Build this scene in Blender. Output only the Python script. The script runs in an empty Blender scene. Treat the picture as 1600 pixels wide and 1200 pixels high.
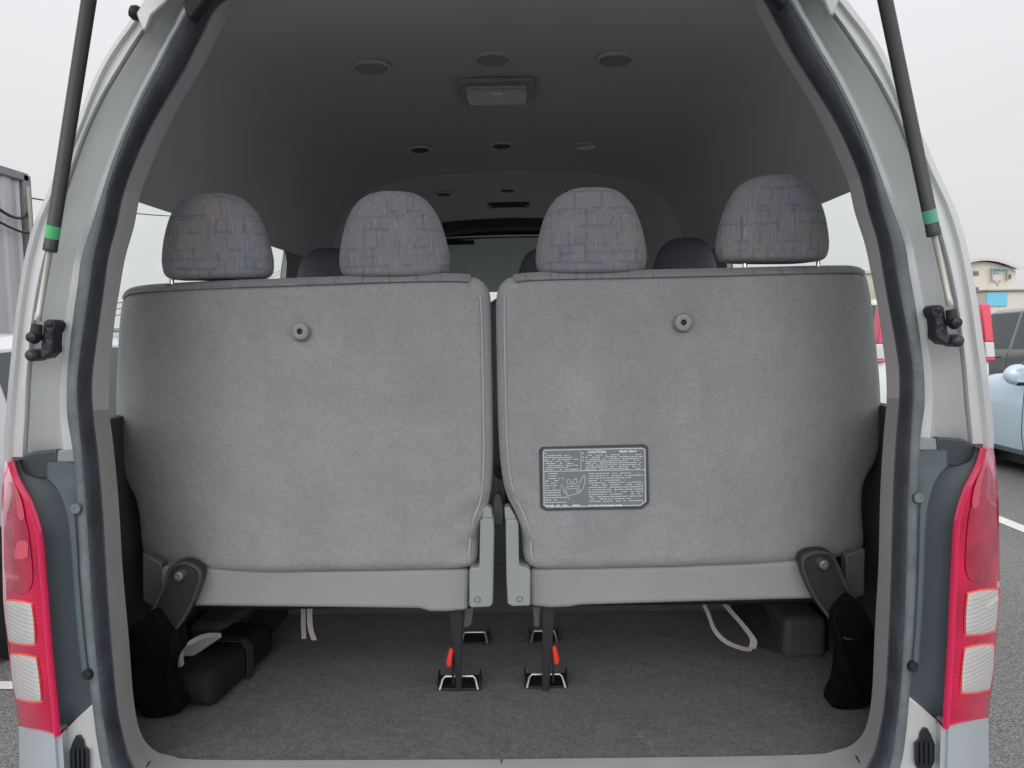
import bpy, bmesh, math, random
from mathutils import Vector, Matrix, noise
random.seed(7)
R = math.radians
scene = bpy.context.scene
col = scene.collection

# ------------------------------------------------------------------ camera
FPX = 1160.0
CAM = Vector((0.0537, 0.0, 1.48))
X0V = -0.002           # the van's centre plane
YAW, PITCH, ROLL = 0.0135, 0.0731, -0.016
CR = Matrix.Rotation(YAW, 3, 'Z') @ Matrix.Rotation(math.pi/2-PITCH, 3, 'X') @ Matrix.Rotation(ROLL, 3, 'Z')
cd = bpy.data.cameras.new('camera'); cam = bpy.data.objects.new('camera', cd); col.objects.link(cam)
cd.sensor_fit = 'HORIZONTAL'; cd.sensor_width = 36; cd.lens = 36*FPX/1600
cd.clip_start = 0.05; cd.clip_end = 3000
M4 = CR.to_4x4(); M4.translation = CAM; cam.matrix_world = M4
scene.camera = cam

# ------------------------------------------------------------------ world + sun (overcast)
w = bpy.data.worlds.new('World'); scene.world = w; w.use_nodes = True
nt = w.node_tree; nt.nodes.clear()
out = nt.nodes.new('ShaderNodeOutputWorld'); bg = nt.nodes.new('ShaderNodeBackground')
sky = nt.nodes.new('ShaderNodeTexSky'); sky.sky_type = 'NISHITA'; sky.sun_disc = False
sky.sun_elevation = R(38); sky.sun_rotation = R(190); sky.dust_density = 4
sc = nt.nodes.new('ShaderNodeVectorMath'); sc.operation = 'SCALE'; sc.inputs['Scale'].default_value = 0.09
nt.links.new(sky.outputs[0], sc.inputs[0])
tc = nt.nodes.new('ShaderNodeTexCoord'); sp = nt.nodes.new('ShaderNodeSeparateXYZ')
nt.links.new(tc.outputs['Generated'], sp.inputs[0])
rp = nt.nodes.new('ShaderNodeValToRGB')
rp.color_ramp.elements[0].position = 0.0; rp.color_ramp.elements[0].color = (0.74, 0.735, 0.735, 1)
rp.color_ramp.elements[1].position = 1.0; rp.color_ramp.elements[1].color = (1.0, 1.0, 1.0, 1)
e = rp.color_ramp.elements.new(0.35); e.color = (0.88, 0.885, 0.90, 1)
nt.links.new(sp.outputs['Z'], rp.inputs[0])
nz = nt.nodes.new('ShaderNodeTexNoise'); nz.inputs['Scale'].default_value = 1.6; nz.inputs['Detail'].default_value = 3
nt.links.new(tc.outputs['Generated'], nz.inputs['Vector'])
mr = nt.nodes.new('ShaderNodeMapRange'); mr.inputs[3].default_value = 0.94; mr.inputs[4].default_value = 1.08
nt.links.new(nz.outputs[0], mr.inputs[0])
cl = nt.nodes.new('ShaderNodeVectorMath'); cl.operation = 'SCALE'
nt.links.new(rp.outputs[0], cl.inputs[0]); nt.links.new(mr.outputs[0], cl.inputs['Scale'])
# thin cloud in front of the sun: the half of the sky behind the photographer is brighter
my = nt.nodes.new('ShaderNodeMapRange'); my.inputs[1].default_value = 0.15; my.inputs[2].default_value = -0.9
my.inputs[3].default_value = 1.0; my.inputs[4].default_value = 2.1
nt.links.new(sp.outputs['Y'], my.inputs[0])
c2 = nt.nodes.new('ShaderNodeVectorMath'); c2.operation = 'SCALE'
nt.links.new(cl.outputs[0], c2.inputs[0]); nt.links.new(my.outputs[0], c2.inputs['Scale'])
mx = nt.nodes.new('ShaderNodeMix'); mx.data_type = 'RGBA'; mx.inputs[0].default_value = 0.93
nt.links.new(sc.outputs[0], mx.inputs[6]); nt.links.new(c2.outputs[0], mx.inputs[7])
nt.links.new(mx.outputs[2], bg.inputs[0]); bg.inputs[1].default_value = 1.0
nt.links.new(bg.outputs[0], out.inputs[0])
sd = bpy.data.lights.new('sun', 'SUN'); sd.energy = 0.9; sd.angle = R(45); sd.color = (1, 0.98, 0.95)
sun = bpy.data.objects.new('sun', sd); col.objects.link(sun)
sun.rotation_euler = (R(52), 0, R(-10))       # light travels towards +Y and down
scene.view_settings.view_transform = 'Standard'; scene.view_settings.look = 'None'
scene.view_settings.exposure = 0.0; scene.view_settings.gamma = 1.0

# ------------------------------------------------------------------ helpers
def ray(px, py):
    return CR @ Vector(((px-800)/FPX, (600-py)/FPX, -1.0))
def P(px, py, Y):
    d = ray(px, py); return CAM + d*((Y-CAM.y)/d.y)
def Pz(px, py, z):
    d = ray(px, py); return CAM + d*((z-CAM.z)/d.z)
def PF(px, py, f):
    Y = 1.6
    for _ in range(12):
        p = P(px, py, Y); Y = f(p.z)
    return P(px, py, Y)

def lerp(a, b, t): return a+(b-a)*t
def interp(tab, x):
    if x <= tab[0][0]: return tab[0][1]
    for (a, b), (c, d) in zip(tab, tab[1:]):
        if x <= c: return b+(d-b)*(x-a)/(c-a)
    return tab[-1][1]
def resample(pts, n, closed=False):
    pts = [Vector(p) for p in pts]
    if closed: pts = pts+[pts[0]]
    L = [0]
    for a, b in zip(pts, pts[1:]): L.append(L[-1]+(b-a).length)
    o = []; m = n if closed else n-1
    j = 0
    for i in range(n):
        s = L[-1]*i/m
        while j < len(L)-2 and L[j+1] < s: j += 1
        t = (s-L[j])/max(1e-9, L[j+1]-L[j]); o.append(pts[j].lerp(pts[j+1], min(1, max(0, t))))
    return o
def chaikin(pts, k=2, closed=True):
    pts = [Vector(p) for p in pts]
    for _ in range(k):
        o = []; n = len(pts)
        rng = range(n) if closed else range(n-1)
        if not closed: o.append(pts[0])
        for i in rng:
            a, b = pts[i], pts[(i+1) % n]
            o += [a.lerp(b, .25), a.lerp(b, .75)]
        if not closed: o.append(pts[-1])
        pts = o
    return pts
def catmull(pts, k=6):
    pts = [Vector(p) for p in pts]; o = []
    for i in range(len(pts)-1):
        p0 = pts[max(0, i-1)]; p1 = pts[i]; p2 = pts[i+1]; p3 = pts[min(len(pts)-1, i+2)]
        for j in range(k):
            t = j/k; t2 = t*t; t3 = t2*t
            o.append(0.5*((2*p1)+(p2-p0)*t+(2*p0-5*p1+4*p2-p3)*t2+(3*p1-p0-3*p2+p3)*t3))
    o.append(pts[-1]); return o

class MB:
    def __init__(s): s.v = []; s.f = []
    def add(s, vs, fs):
        b = len(s.v); s.v += [Vector(v) for v in vs]; s.f += [[i+b for i in f] for f in fs]; return s
    def loft(s, curves, closed_u=False, closed_v=False):
        n = len(curves[0]); m = len(curves); vs = [p for c in curves for p in c]; fs = []
        for j in range(m if closed_v else m-1):
            for i in range(n if closed_u else n-1):
                i2 = (i+1) % n; j2 = (j+1) % m
                fs.append([j*n+i, j*n+i2, j2*n+i2, j2*n+i])
        return s.add(vs, fs)
    def box(s, c, d, rot=None):
        c = Vector(c); x, y, z = d[0]/2, d[1]/2, d[2]/2
        vs = [Vector((i, j, k)) for i in (-x, x) for j in (-y, y) for k in (-z, z)]
        if rot is not None: vs = [rot @ v for v in vs]
        return s.add([v+c for v in vs], [[0, 1, 3, 2], [4, 6, 7, 5], [0, 4, 5, 1], [2, 3, 7, 6], [0, 2, 6, 4], [1, 5, 7, 3]])
    def prism(s, pts, d):
        """polygon pts extruded by vector d"""
        n = len(pts); d = Vector(d); pts = [Vector(p) for p in pts]
        fs = [list(range(n)), list(range(2*n-1, n-1, -1))]
        fs += [[i, i+n, (i+1) % n+n, (i+1) % n] for i in range(n)]
        return s.add(pts+[p+d for p in pts], fs)
    def tube(s, path, r, n=12, caps=True):
        path = [Vector(p) for p in path]; rr = r if isinstance(r, (list, tuple)) else [r]*len(path)
        rings = []; up = Vector((0.13, 0.27, 1)).normalized()
        for i, p in enumerate(path):
            t = (path[min(i+1, len(path)-1)]-path[max(i-1, 0)]).normalized()
            if abs(t.dot(up)) > .98: up = Vector((1, .1, 0)).normalized()
            a = t.cross(up).normalized(); b = a.cross(t).normalized(); up = b
            rings.append([p+a*math.cos(2*math.pi*k/n)*rr[i]+b*math.sin(2*math.pi*k/n)*rr[i] for k in range(n)])
        b0 = len(s.v); s.loft(rings, closed_u=True)
        if caps: s.f += [[b0+k for k in range(n)][::-1], [b0+(len(path)-1)*n+k for k in range(n)]]
        return s
    def ribbon(s, path, wv, th):
        """flat strap: width vector wv, thickness th"""
        path = [Vector(p) for p in path]; wv = Vector(wv); rings = []
        for i, p in enumerate(path):
            t = (path[min(i+1, len(path)-1)]-path[max(i-1, 0)]).normalized()
            w_ = wv[:] if not callable(wv) else wv(i)
            w_ = Vector(w_); nrm = t.cross(w_).normalized()*th/2
            rings.append([p-w_/2-nrm, p+w_/2-nrm, p+w_/2+nrm, p-w_/2+nrm])
        b0 = len(s.v); s.loft(rings, closed_u=True)
        s.f += [[b0, b0+1, b0+2, b0+3][::-1], [b0+(len(path)-1)*4+k for k in range(4)]]
        return s
    def lathe(s, prof, c, axis, n=24):
        """prof list of (r, h) along axis from c"""
        a = Vector(axis).normalized(); u = a.orthogonal().normalized(); v = a.cross(u); c = Vector(c)
        rings = [[c+a*h+(u*math.cos(2*math.pi*k/n)+v*math.sin(2*math.pi*k/n))*max(r, 1e-5) for k in range(n)] for r, h in prof]
        return s.loft(rings, closed_u=True)
    def mirror(s):
        m = MB(); m.v = [Vector((2*X0V-p.x, p.y, p.z)) for p in s.v]; m.f = [f[::-1] for f in s.f]; return m
    def join(s, o): return s.add(o.v, o.f)
    def build(s, name, mat, parent=None, bevel=0, smooth=40, solid=0, seg=2, subd=0, fix=True):
        off = wloc(parent)
        me = bpy.data.meshes.new(name); me.from_pydata([tuple(v-off) for v in s.v], [], s.f)
        bm = bmesh.new(); bm.from_mesh(me)
        bmesh.ops.remove_doubles(bm, verts=bm.verts, dist=1e-5)
        bmesh.ops.dissolve_degenerate(bm, edges=bm.edges, dist=1e-6)
        if fix: bmesh.ops.recalc_face_normals(bm, faces=bm.faces)
        bm.to_mesh(me); bm.free()
        me.materials.append(mat)
        o = bpy.data.objects.new(name, me); col.objects.link(o)
        if parent is not None: o.parent = parent
        if smooth:
            me.shade_smooth(); me.set_sharp_from_angle(angle=R(smooth))
        if solid:
            md = o.modifiers.new('solid', 'SOLIDIFY'); md.thickness = solid; md.offset = 0
        if bevel:
            md = o.modifiers.new('bevel', 'BEVEL'); md.width = bevel; md.segments = seg; md.limit_method = 'ANGLE'; md.angle_limit = R(35)
            md.harden_normals = False
        if subd:
            md = o.modifiers.new('sub', 'SUBSURF'); md.levels = subd; md.render_levels = subd
        return o
def wloc(o):
    v = Vector((0, 0, 0))
    while o is not None: v += o.location; o = o.parent
    return v
def thing(name, loc, label, cat, group=None, rotz=0):
    o = bpy.data.objects.new(name, None); col.objects.link(o); o.location = loc; o.rotation_euler.z = rotz
    o.empty_display_size = 0.2
    return tag(o, label, cat, group)
def tag(o, label, cat, group=None, kind=None):
    if label: o['label'] = label
    if cat: o['category'] = cat
    if group: o['group'] = group
    if kind: o['kind'] = kind
    return o
def structure(o): o['kind'] = 'structure'; return o
def kids(o): return [c for c in bpy.data.objects if c.parent == o]
def copy_tree(o, parent=None):
    c = o.copy(); col.objects.link(c); c.parent = parent
    for ch in kids(o): copy_tree(ch, c)
    return c

# ------------------------------------------------------------------ materials
def newmat(name):
    m = bpy.data.materials.new(name); m.use_nodes = True; return m, m.node_tree, m.node_tree.nodes['Principled BSDF']
def mat(name, c, rough=.5, metal=0, bump=None, var=0, vs=8, coat=0, spec=.5, coords='Object', sheen=0, rvar=0):
    m, t, b = newmat(name)
    b.inputs['Base Color'].default_value = (*c, 1); b.inputs['Roughness'].default_value = rough
    b.inputs['Metallic'].default_value = metal; b.inputs['Coat Weight'].default_value = coat
    b.inputs['Coat Roughness'].default_value = .06; b.inputs['Specular IOR Level'].default_value = spec
    b.inputs['Sheen Weight'].default_value = sheen
    co = t.nodes.new('ShaderNodeTexCoord')
    if var or rvar:
        n = t.nodes.new('ShaderNodeTexNoise'); n.inputs['Scale'].default_value = vs; n.inputs['Detail'].default_value = 5
        t.links.new(co.outputs[coords], n.inputs['Vector'])
        if var:
            r = t.nodes.new('ShaderNodeMapRange'); r.inputs[1].default_value = .3; r.inputs[2].default_value = .7
            r.inputs[3].default_value = 1-var; r.inputs[4].default_value = 1+var
            t.links.new(n.outputs[0], r.inputs[0])
            s = t.nodes.new('ShaderNodeVectorMath'); s.operation = 'SCALE'; s.inputs[0].default_value = c
            t.links.new(r.outputs[0], s.inputs['Scale']); t.links.new(s.outputs[0], b.inputs['Base Color'])
        if rvar:
            r = t.nodes.new('ShaderNodeMapRange'); r.inputs[3].default_value = max(0, rough-rvar); r.inputs[4].default_value = min(1, rough+rvar)
            t.links.new(n.outputs[0], r.inputs[0]); t.links.new(r.outputs[0], b.inputs['Roughness'])
    if bump:
        prev = None
        for (sc_, st, det) in bump:
            n = t.nodes.new('ShaderNodeTexNoise'); n.inputs['Scale'].default_value = sc_; n.inputs['Detail'].default_value = det
            t.links.new(co.outputs[coords], n.inputs['Vector'])
            bp = t.nodes.new('ShaderNodeBump'); bp.inputs['Strength'].default_value = st; bp.inputs['Distance'].default_value = 1.0/sc_
            t.links.new(n.outputs[0], bp.inputs['Height'])
            if prev: t.links.new(prev.outputs[0], bp.inputs['Normal'])
            prev = bp
        t.links.new(prev.outputs[0], b.inputs['Normal'])
    return m
def speckle(m, scale, amt, coords='Object'):
    """multiply base colour by a fine speckle"""
    t = m.node_tree; b = t.nodes['Principled BSDF']; co = t.nodes.new('ShaderNodeTexCoord')
    n = t.nodes.new('ShaderNodeTexNoise'); n.inputs['Scale'].default_value = scale; n.inputs['Detail'].default_value = 2
    t.links.new(co.outputs[coords], n.inputs['Vector'])
    r = t.nodes.new('ShaderNodeMapRange'); r.inputs[1].default_value = .3; r.inputs[2].default_value = .7
    r.inputs[3].default_value = 1-amt; r.inputs[4].default_value = 1+amt
    t.links.new(n.outputs[0], r.inputs[0])
    s = t.nodes.new('ShaderNodeVectorMath'); s.operation = 'SCALE'
    lk = b.inputs['Base Color'].links
    if lk: t.links.new(lk[0].from_socket, s.inputs[0])
    else: s.inputs[0].default_value = b.inputs['Base Color'].default_value[:3]
    t.links.new(r.outputs[0], s.inputs['Scale']); t.links.new(s.outputs[0], b.inputs['Base Color'])
    return m

silver = mat('silver_paint', (.56, .575, .58), .34, .3, coat=.5, var=.03, vs=3, rvar=.05)
silver_cool = mat('silver_bumper_paint', (.42, .47, .51), .36, .25, coat=.5, var=.03, vs=4)
seal_dark = mat('rubber_seal', (.044, .049, .064), .55, bump=[(90, .2, 3)], var=.35, vs=18, rvar=.15)
seal_grey = mat('rubber_lip', (.13, .148, .158), .55, bump=[(60, .15, 3)], var=.25, vs=14, rvar=.12)
beige = mat('beige_plastic_trim', (.58, .555, .555), .6, bump=[(700, .08, 2)], var=.04, vs=6)
greytrim = mat('grey_plastic_trim', (.38, .395, .39), .5, bump=[(700, .1, 2)], var=.06, vs=9, rvar=.08)
darkplastic = mat('dark_plastic_panel', (.055, .073, .088), .42, bump=[(500, .07, 2)], var=.1, vs=5, rvar=.1)
darkplastic2 = mat('plastic_cover', (.085, .11, .125), .4, bump=[(500, .07, 2)], var=.1, vs=5, rvar=.08)
black = mat('black_plastic', (.012, .013, .018), .5, bump=[(300, .1, 2)])
blackmetal = mat('black_painted_metal', (.045, .05, .055), .42, .1, rvar=.1, vs=20)
blackfelt = mat('black_felt', (.006, .006, .008), .95, spec=.1, bump=[(500, .3, 3)], var=.3, vs=20)
headliner_m = speckle(mat('headliner_fabric', (.50, .50, .515), .95, spec=.1, bump=[(900, .15, 2)], var=.02, vs=3), 700, .05)
front_panel_m = mat('front_header_panel', (.84, .92, .88), .8, spec=.2)
chrome = mat('chrome', (.8, .8, .82), .15, 1)
zinc = mat('zinc_plated_steel', (.55, .56, .56), .35, .9, rvar=.1, vs=60)
screw_m = mat('screw_steel', (.25, .27, .28), .4, .7)
redplastic = mat('red_latch_plastic', (.75, .045, .03), .4)
strap_m = speckle(mat('webbing_strap', (.36, .32, .33), .8, spec=.2, bump=[(400, .2, 2)]), 500, .1)
green_m = mat('green_label', (.10, .52, .22), .4)
green2_m = mat('pale_green_label', (.12, .44, .29), .4)
rod_m = mat('piston_rod', (.50, .48, .44), .3, .4, rvar=.1, vs=30)
rubber = mat('tyre_rubber', (.02, .02, .022), .8, bump=[(80, .2, 3)])
rim_m = mat('alloy_rim', (.5, .5, .52), .3, .8)

# felt-like seat back
def fabric_plain():
    m = mat('seat_back_felt', (.290, .287, .296), .95, spec=.15, sheen=.2,
            bump=[(14, .10, 5), (650, .45, 3)], var=.07, vs=5)
    m = speckle(speckle(m, 420, .18), 60, .035)
    t = m.node_tree; b = t.nodes['Principled BSDF']; co = t.nodes.new('ShaderNodeTexCoord')
    mp = t.nodes.new('ShaderNodeMapping'); mp.inputs['Scale'].default_value = (3.2, 3.2, 1.1); mp.inputs['Rotation'].default_value = (0, .5, 0); t.links.new(co.outputs['Object'], mp.inputs[0])
    n = t.nodes.new('ShaderNodeTexNoise'); n.inputs['Scale'].default_value = 2.2; n.inputs['Detail'].default_value = 7; n.inputs['Roughness'].default_value = .62; n.inputs['Distortion'].default_value = .8
    t.links.new(mp.outputs[0], n.inputs['Vector'])
    r = t.nodes.new('ShaderNodeMapRange'); r.inputs[1].default_value = .35; r.inputs[2].default_value = .65; r.inputs[3].default_value = .955; r.inputs[4].default_value = 1.035; t.links.new(n.outputs[0], r.inputs[0])
    s_ = t.nodes.new('ShaderNodeVectorMath'); s_.operation = 'SCALE'; t.links.new(b.inputs['Base Color'].links[0].from_socket, s_.inputs[0]); t.links.new(r.outputs[0], s_.inputs['Scale']); t.links.new(s_.outputs[0], b.inputs['Base Color'])
    return m
seat_m = fabric_plain()
skirt_m = speckle(mat('seat_skirt_fabric', (.295, .288, .295), .9, spec=.2, bump=[(650, .25, 3)], var=.04, vs=8), 450, .08)
hinge_m = mat('seat_hinge_cover_plastic', (.27, .295, .295), .5, bump=[(600, .08, 2)], var=.04, vs=10)

def fabric_pattern():
    m, t, b = newmat('patterned_seat_fabric'); L = t.links.new
    b.inputs['Roughness'].default_value = .95; b.inputs['Specular IOR Level'].default_value = .12; b.inputs['Sheen Weight'].default_value = .2
    co = t.nodes.new('ShaderNodeTexCoord')
    def noise_(scale, vec, det=3):
        mp = t.nodes.new('ShaderNodeMapping'); mp.inputs['Scale'].default_value = vec; L(co.outputs['Object'], mp.inputs[0])
        n = t.nodes.new('ShaderNodeTexNoise'); n.inputs['Scale'].default_value = scale; n.inputs['Detail'].default_value = det
        L(mp.outputs[0], n.inputs['Vector']); return n
    def mixc(fac, a, bcol, blend='MIX'):
        x = t.nodes.new('ShaderNodeMix'); x.data_type = 'RGBA'; x.blend_type = blend
        if hasattr(fac, 'is_linked'): L(fac, x.inputs[0])
        else: x.inputs[0].default_value = fac
        if hasattr(a, 'is_linked'): L(a, x.inputs[6])
        else: x.inputs[6].default_value = (*a, 1)
        if hasattr(bcol, 'is_linked'): L(bcol, x.inputs[7])
        else: x.inputs[7].default_value = (*bcol, 1)
        return x.outputs[2]
    def rng(src, lo, hi, a=0, b_=1):
        r = t.nodes.new('ShaderNodeMapRange'); L(src, r.inputs[0])
        r.inputs[1].default_value = lo; r.inputs[2].default_value = hi; r.inputs[3].default_value = a; r.inputs[4].default_value = b_
        return r.outputs[0]
    base = (.200, .203, .216)
    c = mixc(rng(noise_(9, (1, 1, 1)).outputs[0], .52, .68, 0, .45), base, (.285, .23, .242))
    c = mixc(rng(noise_(8, (1.3, 1, .8), 2).outputs[0], .36, .48, .5, 0), c, (.175, .188, .235))
    # dark block outlines
    def brick(scale, rot, wd, hgt, sz, off, fac):
        mp = t.nodes.new('ShaderNodeMapping'); mp.inputs['Rotation'].default_value = (R(90), 0, 0)
        mp.inputs['Location'].default_value = off; L(co.outputs['Object'], mp.inputs[0])
        ad = t.nodes.new('ShaderNodeVectorMath'); ad.operation = 'ADD'
        n = noise_(25, (1, 1, 1), 2); sb = t.nodes.new('ShaderNodeVectorMath'); sb.operation = 'SCALE'; sb.inputs['Scale'].default_value = .012
        L(n.outputs['Color'], sb.inputs[0]); L(mp.outputs[0], ad.inputs[0]); L(sb.outputs[0], ad.inputs[1])
        br = t.nodes.new('ShaderNodeTexBrick'); L(ad.outputs[0], br.inputs['Vector'])
        br.inputs['Scale'].default_value = scale; br.inputs['Mortar Size'].default_value = sz; br.inputs['Mortar Smooth'].default_value = .3
        br.inputs['Brick Width'].default_value = wd; br.inputs['Row Height'].default_value = hgt; br.offset = .37; br.squash = 1.6; br.squash_frequency = 3
        g = rng(noise_(26, (1+off[0]*3, 1, 1.5), 1).outputs[0], .45, .53, 0, fac)
        mu = t.nodes.new('ShaderNodeMath'); mu.operation = 'MULTIPLY'; L(br.outputs['Fac'], mu.inputs[0]); L(g, mu.inputs[1])
        return mu.outputs[0]
    c = mixc(brick(8, 0, .44, .30, .024, (0, 0, 0), .44), c, (.10, .10, .125))
    c = mixc(brick(6, 0, .22, .50, .018, (.31, .07, .13), .36), c, (.11, .11, .135))
    # vertical white and dark slubs
    st = noise_(1, (520, 520, 22), 2).outputs[0]
    c = mixc(rng(st, .60, .70, 0, .5), c, (.38, .38, .40))
    st2 = noise_(1, (300, 300, 22), 2).outputs[0]
    c = mixc(rng(st2, .36, .28, 0, .5), c, (.11, .11, .14))
    fine = noise_(900, (1, 1, 1), 2).outputs[0]
    s = t.nodes.new('ShaderNodeVectorMath'); s.operation = 'SCALE'; L(c, s.inputs[0]); L(rng(fine, .3, .7, .88, 1.12), s.inputs['Scale'])
    L(s.outputs[0], b.inputs['Base Color'])
    bp = t.nodes.new('ShaderNodeBump'); bp.inputs['Strength'].default_value = .35; bp.inputs['Distance'].default_value = .0012
    L(noise_(1, (500, 500, 120), 3).outputs[0], bp.inputs['Height']); L(bp.outputs[0], b.inputs['Normal'])
    return m
pattern_m = fabric_pattern()
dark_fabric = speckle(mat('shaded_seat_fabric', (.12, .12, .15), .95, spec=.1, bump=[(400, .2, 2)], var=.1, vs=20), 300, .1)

def carpet():
    m = mat('cargo_carpet', (.135, .134, .143), 1, spec=.1, sheen=.1, bump=[(260, 1.0, 4), (45, .15, 3)], var=.10, vs=22)
    m = speckle(speckle(m, 330, .45), 60, .14)
    # flattened streaks of pile and bits of lint
    t = m.node_tree; b = t.nodes['Principled BSDF']; co = t.nodes.new('ShaderNodeTexCoord')
    n = t.nodes.new('ShaderNodeTexVoronoi'); n.inputs['Scale'].default_value = 38; t.links.new(co.outputs['Object'], n.inputs['Vector'])
    r = t.nodes.new('ShaderNodeMapRange'); r.inputs[1].default_value = .05; r.inputs[2].default_value = .03; t.links.new(n.outputs['Distance'], r.inputs[0])
    n2 = t.nodes.new('ShaderNodeTexNoise'); n2.inputs['Scale'].default_value = 11; t.links.new(co.outputs['Object'], n2.inputs['Vector'])
    r2 = t.nodes.new('ShaderNodeMapRange'); r2.inputs[1].default_value = .55; r2.inputs[2].default_value = .62; r2.inputs[4].default_value = .5; t.links.new(n2.outputs[0], r2.inputs[0])
    mu = t.nodes.new('ShaderNodeMath'); mu.operation = 'MULTIPLY'; t.links.new(r.outputs[0], mu.inputs[0]); t.links.new(r2.outputs[0], mu.inputs[1])
    x = t.nodes.new('ShaderNodeMix'); x.data_type = 'RGBA'; t.links.new(mu.outputs[0], x.inputs[0]); t.links.new(b.inputs['Base Color'].links[0].from_socket, x.inputs[6])
    x.inputs[7].default_value = (.34, .33, .32, 1); t.links.new(x.outputs[2], b.inputs['Base Color'])
    return m
carpet_m = carpet()

def glass(name, tint, refl=1.0):
    m, t, b = newmat(name); t.nodes.remove(b); L = t.links.new
    o = t.nodes['Material Output']; tr = t.nodes.new('ShaderNodeBsdfTransparent'); tr.inputs[0].default_value = (*tint, 1)
    g = t.nodes.new('ShaderNodeBsdfGlossy'); g.inputs['Roughness'].default_value = .02
    f = t.nodes.new('ShaderNodeLayerWeight'); f.inputs['Blend'].default_value = .5
    pw = t.nodes.new('ShaderNodeMath'); pw.operation = 'POWER'; pw.inputs[1].default_value = 5; L(f.outputs['Facing'], pw.inputs[0])
    mu = t.nodes.new('ShaderNodeMath'); mu.operation = 'MULTIPLY_ADD'; mu.inputs[1].default_value = .7*refl; mu.inputs[2].default_value = .05*refl; L(pw.outputs[0], mu.inputs[0])
    mi = t.nodes.new('ShaderNodeMixShader'); L(mu.outputs[0], mi.inputs[0]); L(tr.outputs[0], mi.inputs[1]); L(g.outputs[0], mi.inputs[2])
    L(mi.outputs[0], o.inputs[0]); return m
glass_m = glass('van_window_glass', (.94, .985, .965), .5)
carglass = mat('car_window_glass', (.045, .055, .06), .06, coat=.3)
def paint(name, c, metal=0): return mat(name, c, .28, metal, coat=.7, var=.02, vs=2)

def lamp_red():
    m, t, b = newmat('red_lamp_lens'); L = t.links.new
    b.inputs['Roughness'].default_value = .22; b.inputs['Coat Weight'].default_value = .6; b.inputs['Coat Roughness'].default_value = .02
    co = t.nodes.new('ShaderNodeTexCoord'); wv = t.nodes.new('ShaderNodeTexWave'); wv.bands_direction = 'Z'
    wv.inputs['Scale'].default_value = 42; wv.inputs['Distortion'].default_value = .4
    L(co.outputs['Object'], wv.inputs['Vector'])
    n = t.nodes.new('ShaderNodeTexNoise'); n.inputs['Scale'].default_value = 9; L(co.outputs['Object'], n.inputs['Vector'])
    r = t.nodes.new('ShaderNodeValToRGB'); L(n.outputs[0], r.inputs[0])
    r.color_ramp.elements[0].position = .38; r.color_ramp.elements[0].color = (.46, .003, .050, 1)
    r.color_ramp.elements[1].position = .65; r.color_ramp.elements[1].color = (.70, .005, .070, 1)
    mx_ = t.nodes.new('ShaderNodeMix'); mx_.data_type = 'RGBA'; mx_.blend_type = 'MULTIPLY'; mx_.inputs[0].default_value = .2
    L(r.outputs[0], mx_.inputs[6]); L(wv.outputs['Color'], mx_.inputs[7]); L(mx_.outputs[2], b.inputs['Base Color'])
    bp = t.nodes.new('ShaderNodeBump'); bp.inputs['Strength'].default_value = .05; bp.inputs['Distance'].default_value = .002
    L(wv.outputs['Fac'], bp.inputs['Height']); L(bp.outputs[0], b.inputs['Normal'])
    return m
def lamp_white():
    m, t, b = newmat('clear_lamp_lens'); L = t.links.new
    b.inputs['Roughness'].default_value = .2; b.inputs['Coat Weight'].default_value = .8
    co = t.nodes.new('ShaderNodeTexCoord'); wv = t.nodes.new('ShaderNodeTexWave'); wv.bands_direction = 'Z'
    wv.inputs['Scale'].default_value = 36; wv.inputs['Distortion'].default_value = .5; wv.inputs['Detail'].default_value = 0
    L(co.outputs['Object'], wv.inputs['Vector'])
    r = t.nodes.new('ShaderNodeValToRGB'); L(wv.outputs['Fac'], r.inputs[0])
    r.color_ramp.elements[0].color = (.45, .44, .44, 1); r.color_ramp.elements[1].color = (.54, .525, .52, 1)
    L(r.outputs[0], b.inputs['Base Color'])
    bp = t.nodes.new('ShaderNodeBump'); bp.inputs['Strength'].default_value = .2; bp.inputs['Distance'].default_value = .002
    L(wv.outputs['Fac'], bp.inputs['Height']); L(bp.outputs[0], b.inputs['Normal'])
    return m
red_m = lamp_red(); white_lens_m = lamp_white()
pink_m = mat('pink_reflection', (.66, .07, .12), .2, coat=.8)  # paints the pale reflections seen inside the tail lamps
ruby_m = mat('ruby_inner_lens', (.38, .008, .05), .16, coat=.8, bump=[(260, .25, 1)], var=.25, vs=18)
red_edge_m = mat('orange_red_lens_edge', (.9, .10, .05), .2, coat=.6)
car_red = mat('car_lamp_red', (.70, .05, .10), .2, coat=.6)
car_white = mat('car_lamp_clear', (.6, .6, .6), .15, coat=.6)

def asphalt():
    m = mat('asphalt', (.19, .187, .187), .85, spec=.3, bump=[(45, .5, 4)], var=.12, vs=.5)
    m = speckle(m, 120, .6); return speckle(m, 30, .15)
asphalt_m = asphalt()
line_m = speckle(mat('road_marking_paint', (.72, .72, .70), .7, var=.08, vs=6), 50, .12)

# ================================================================== THE SETTING
g = MB(); S_ = 1200
g.add([(-S_, -S_, 0), (S_, -S_, 0), (S_, S_, 0), (-S_, S_, 0)], [[0, 1, 2, 3]])
structure(g.build('ground', asphalt_m, smooth=0))
def marking(x0, x1, y0, y1):
    m = MB(); m.add([(x0, y0, .004), (x1, y0, .004), (x1, y1, .004), (x0, y1, .004)], [[0, 1, 2, 3]])
    structure(m.build('parking_line', line_m, smooth=0))
for x in (3.62, 6.35, 9.2): marking(x-.06, x+.06, 2.0, 7.6)
marking(-2.9, -1.2, 3.0, 3.07)
marking(-4.75, -4.65, 2.0, 7.6)

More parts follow.
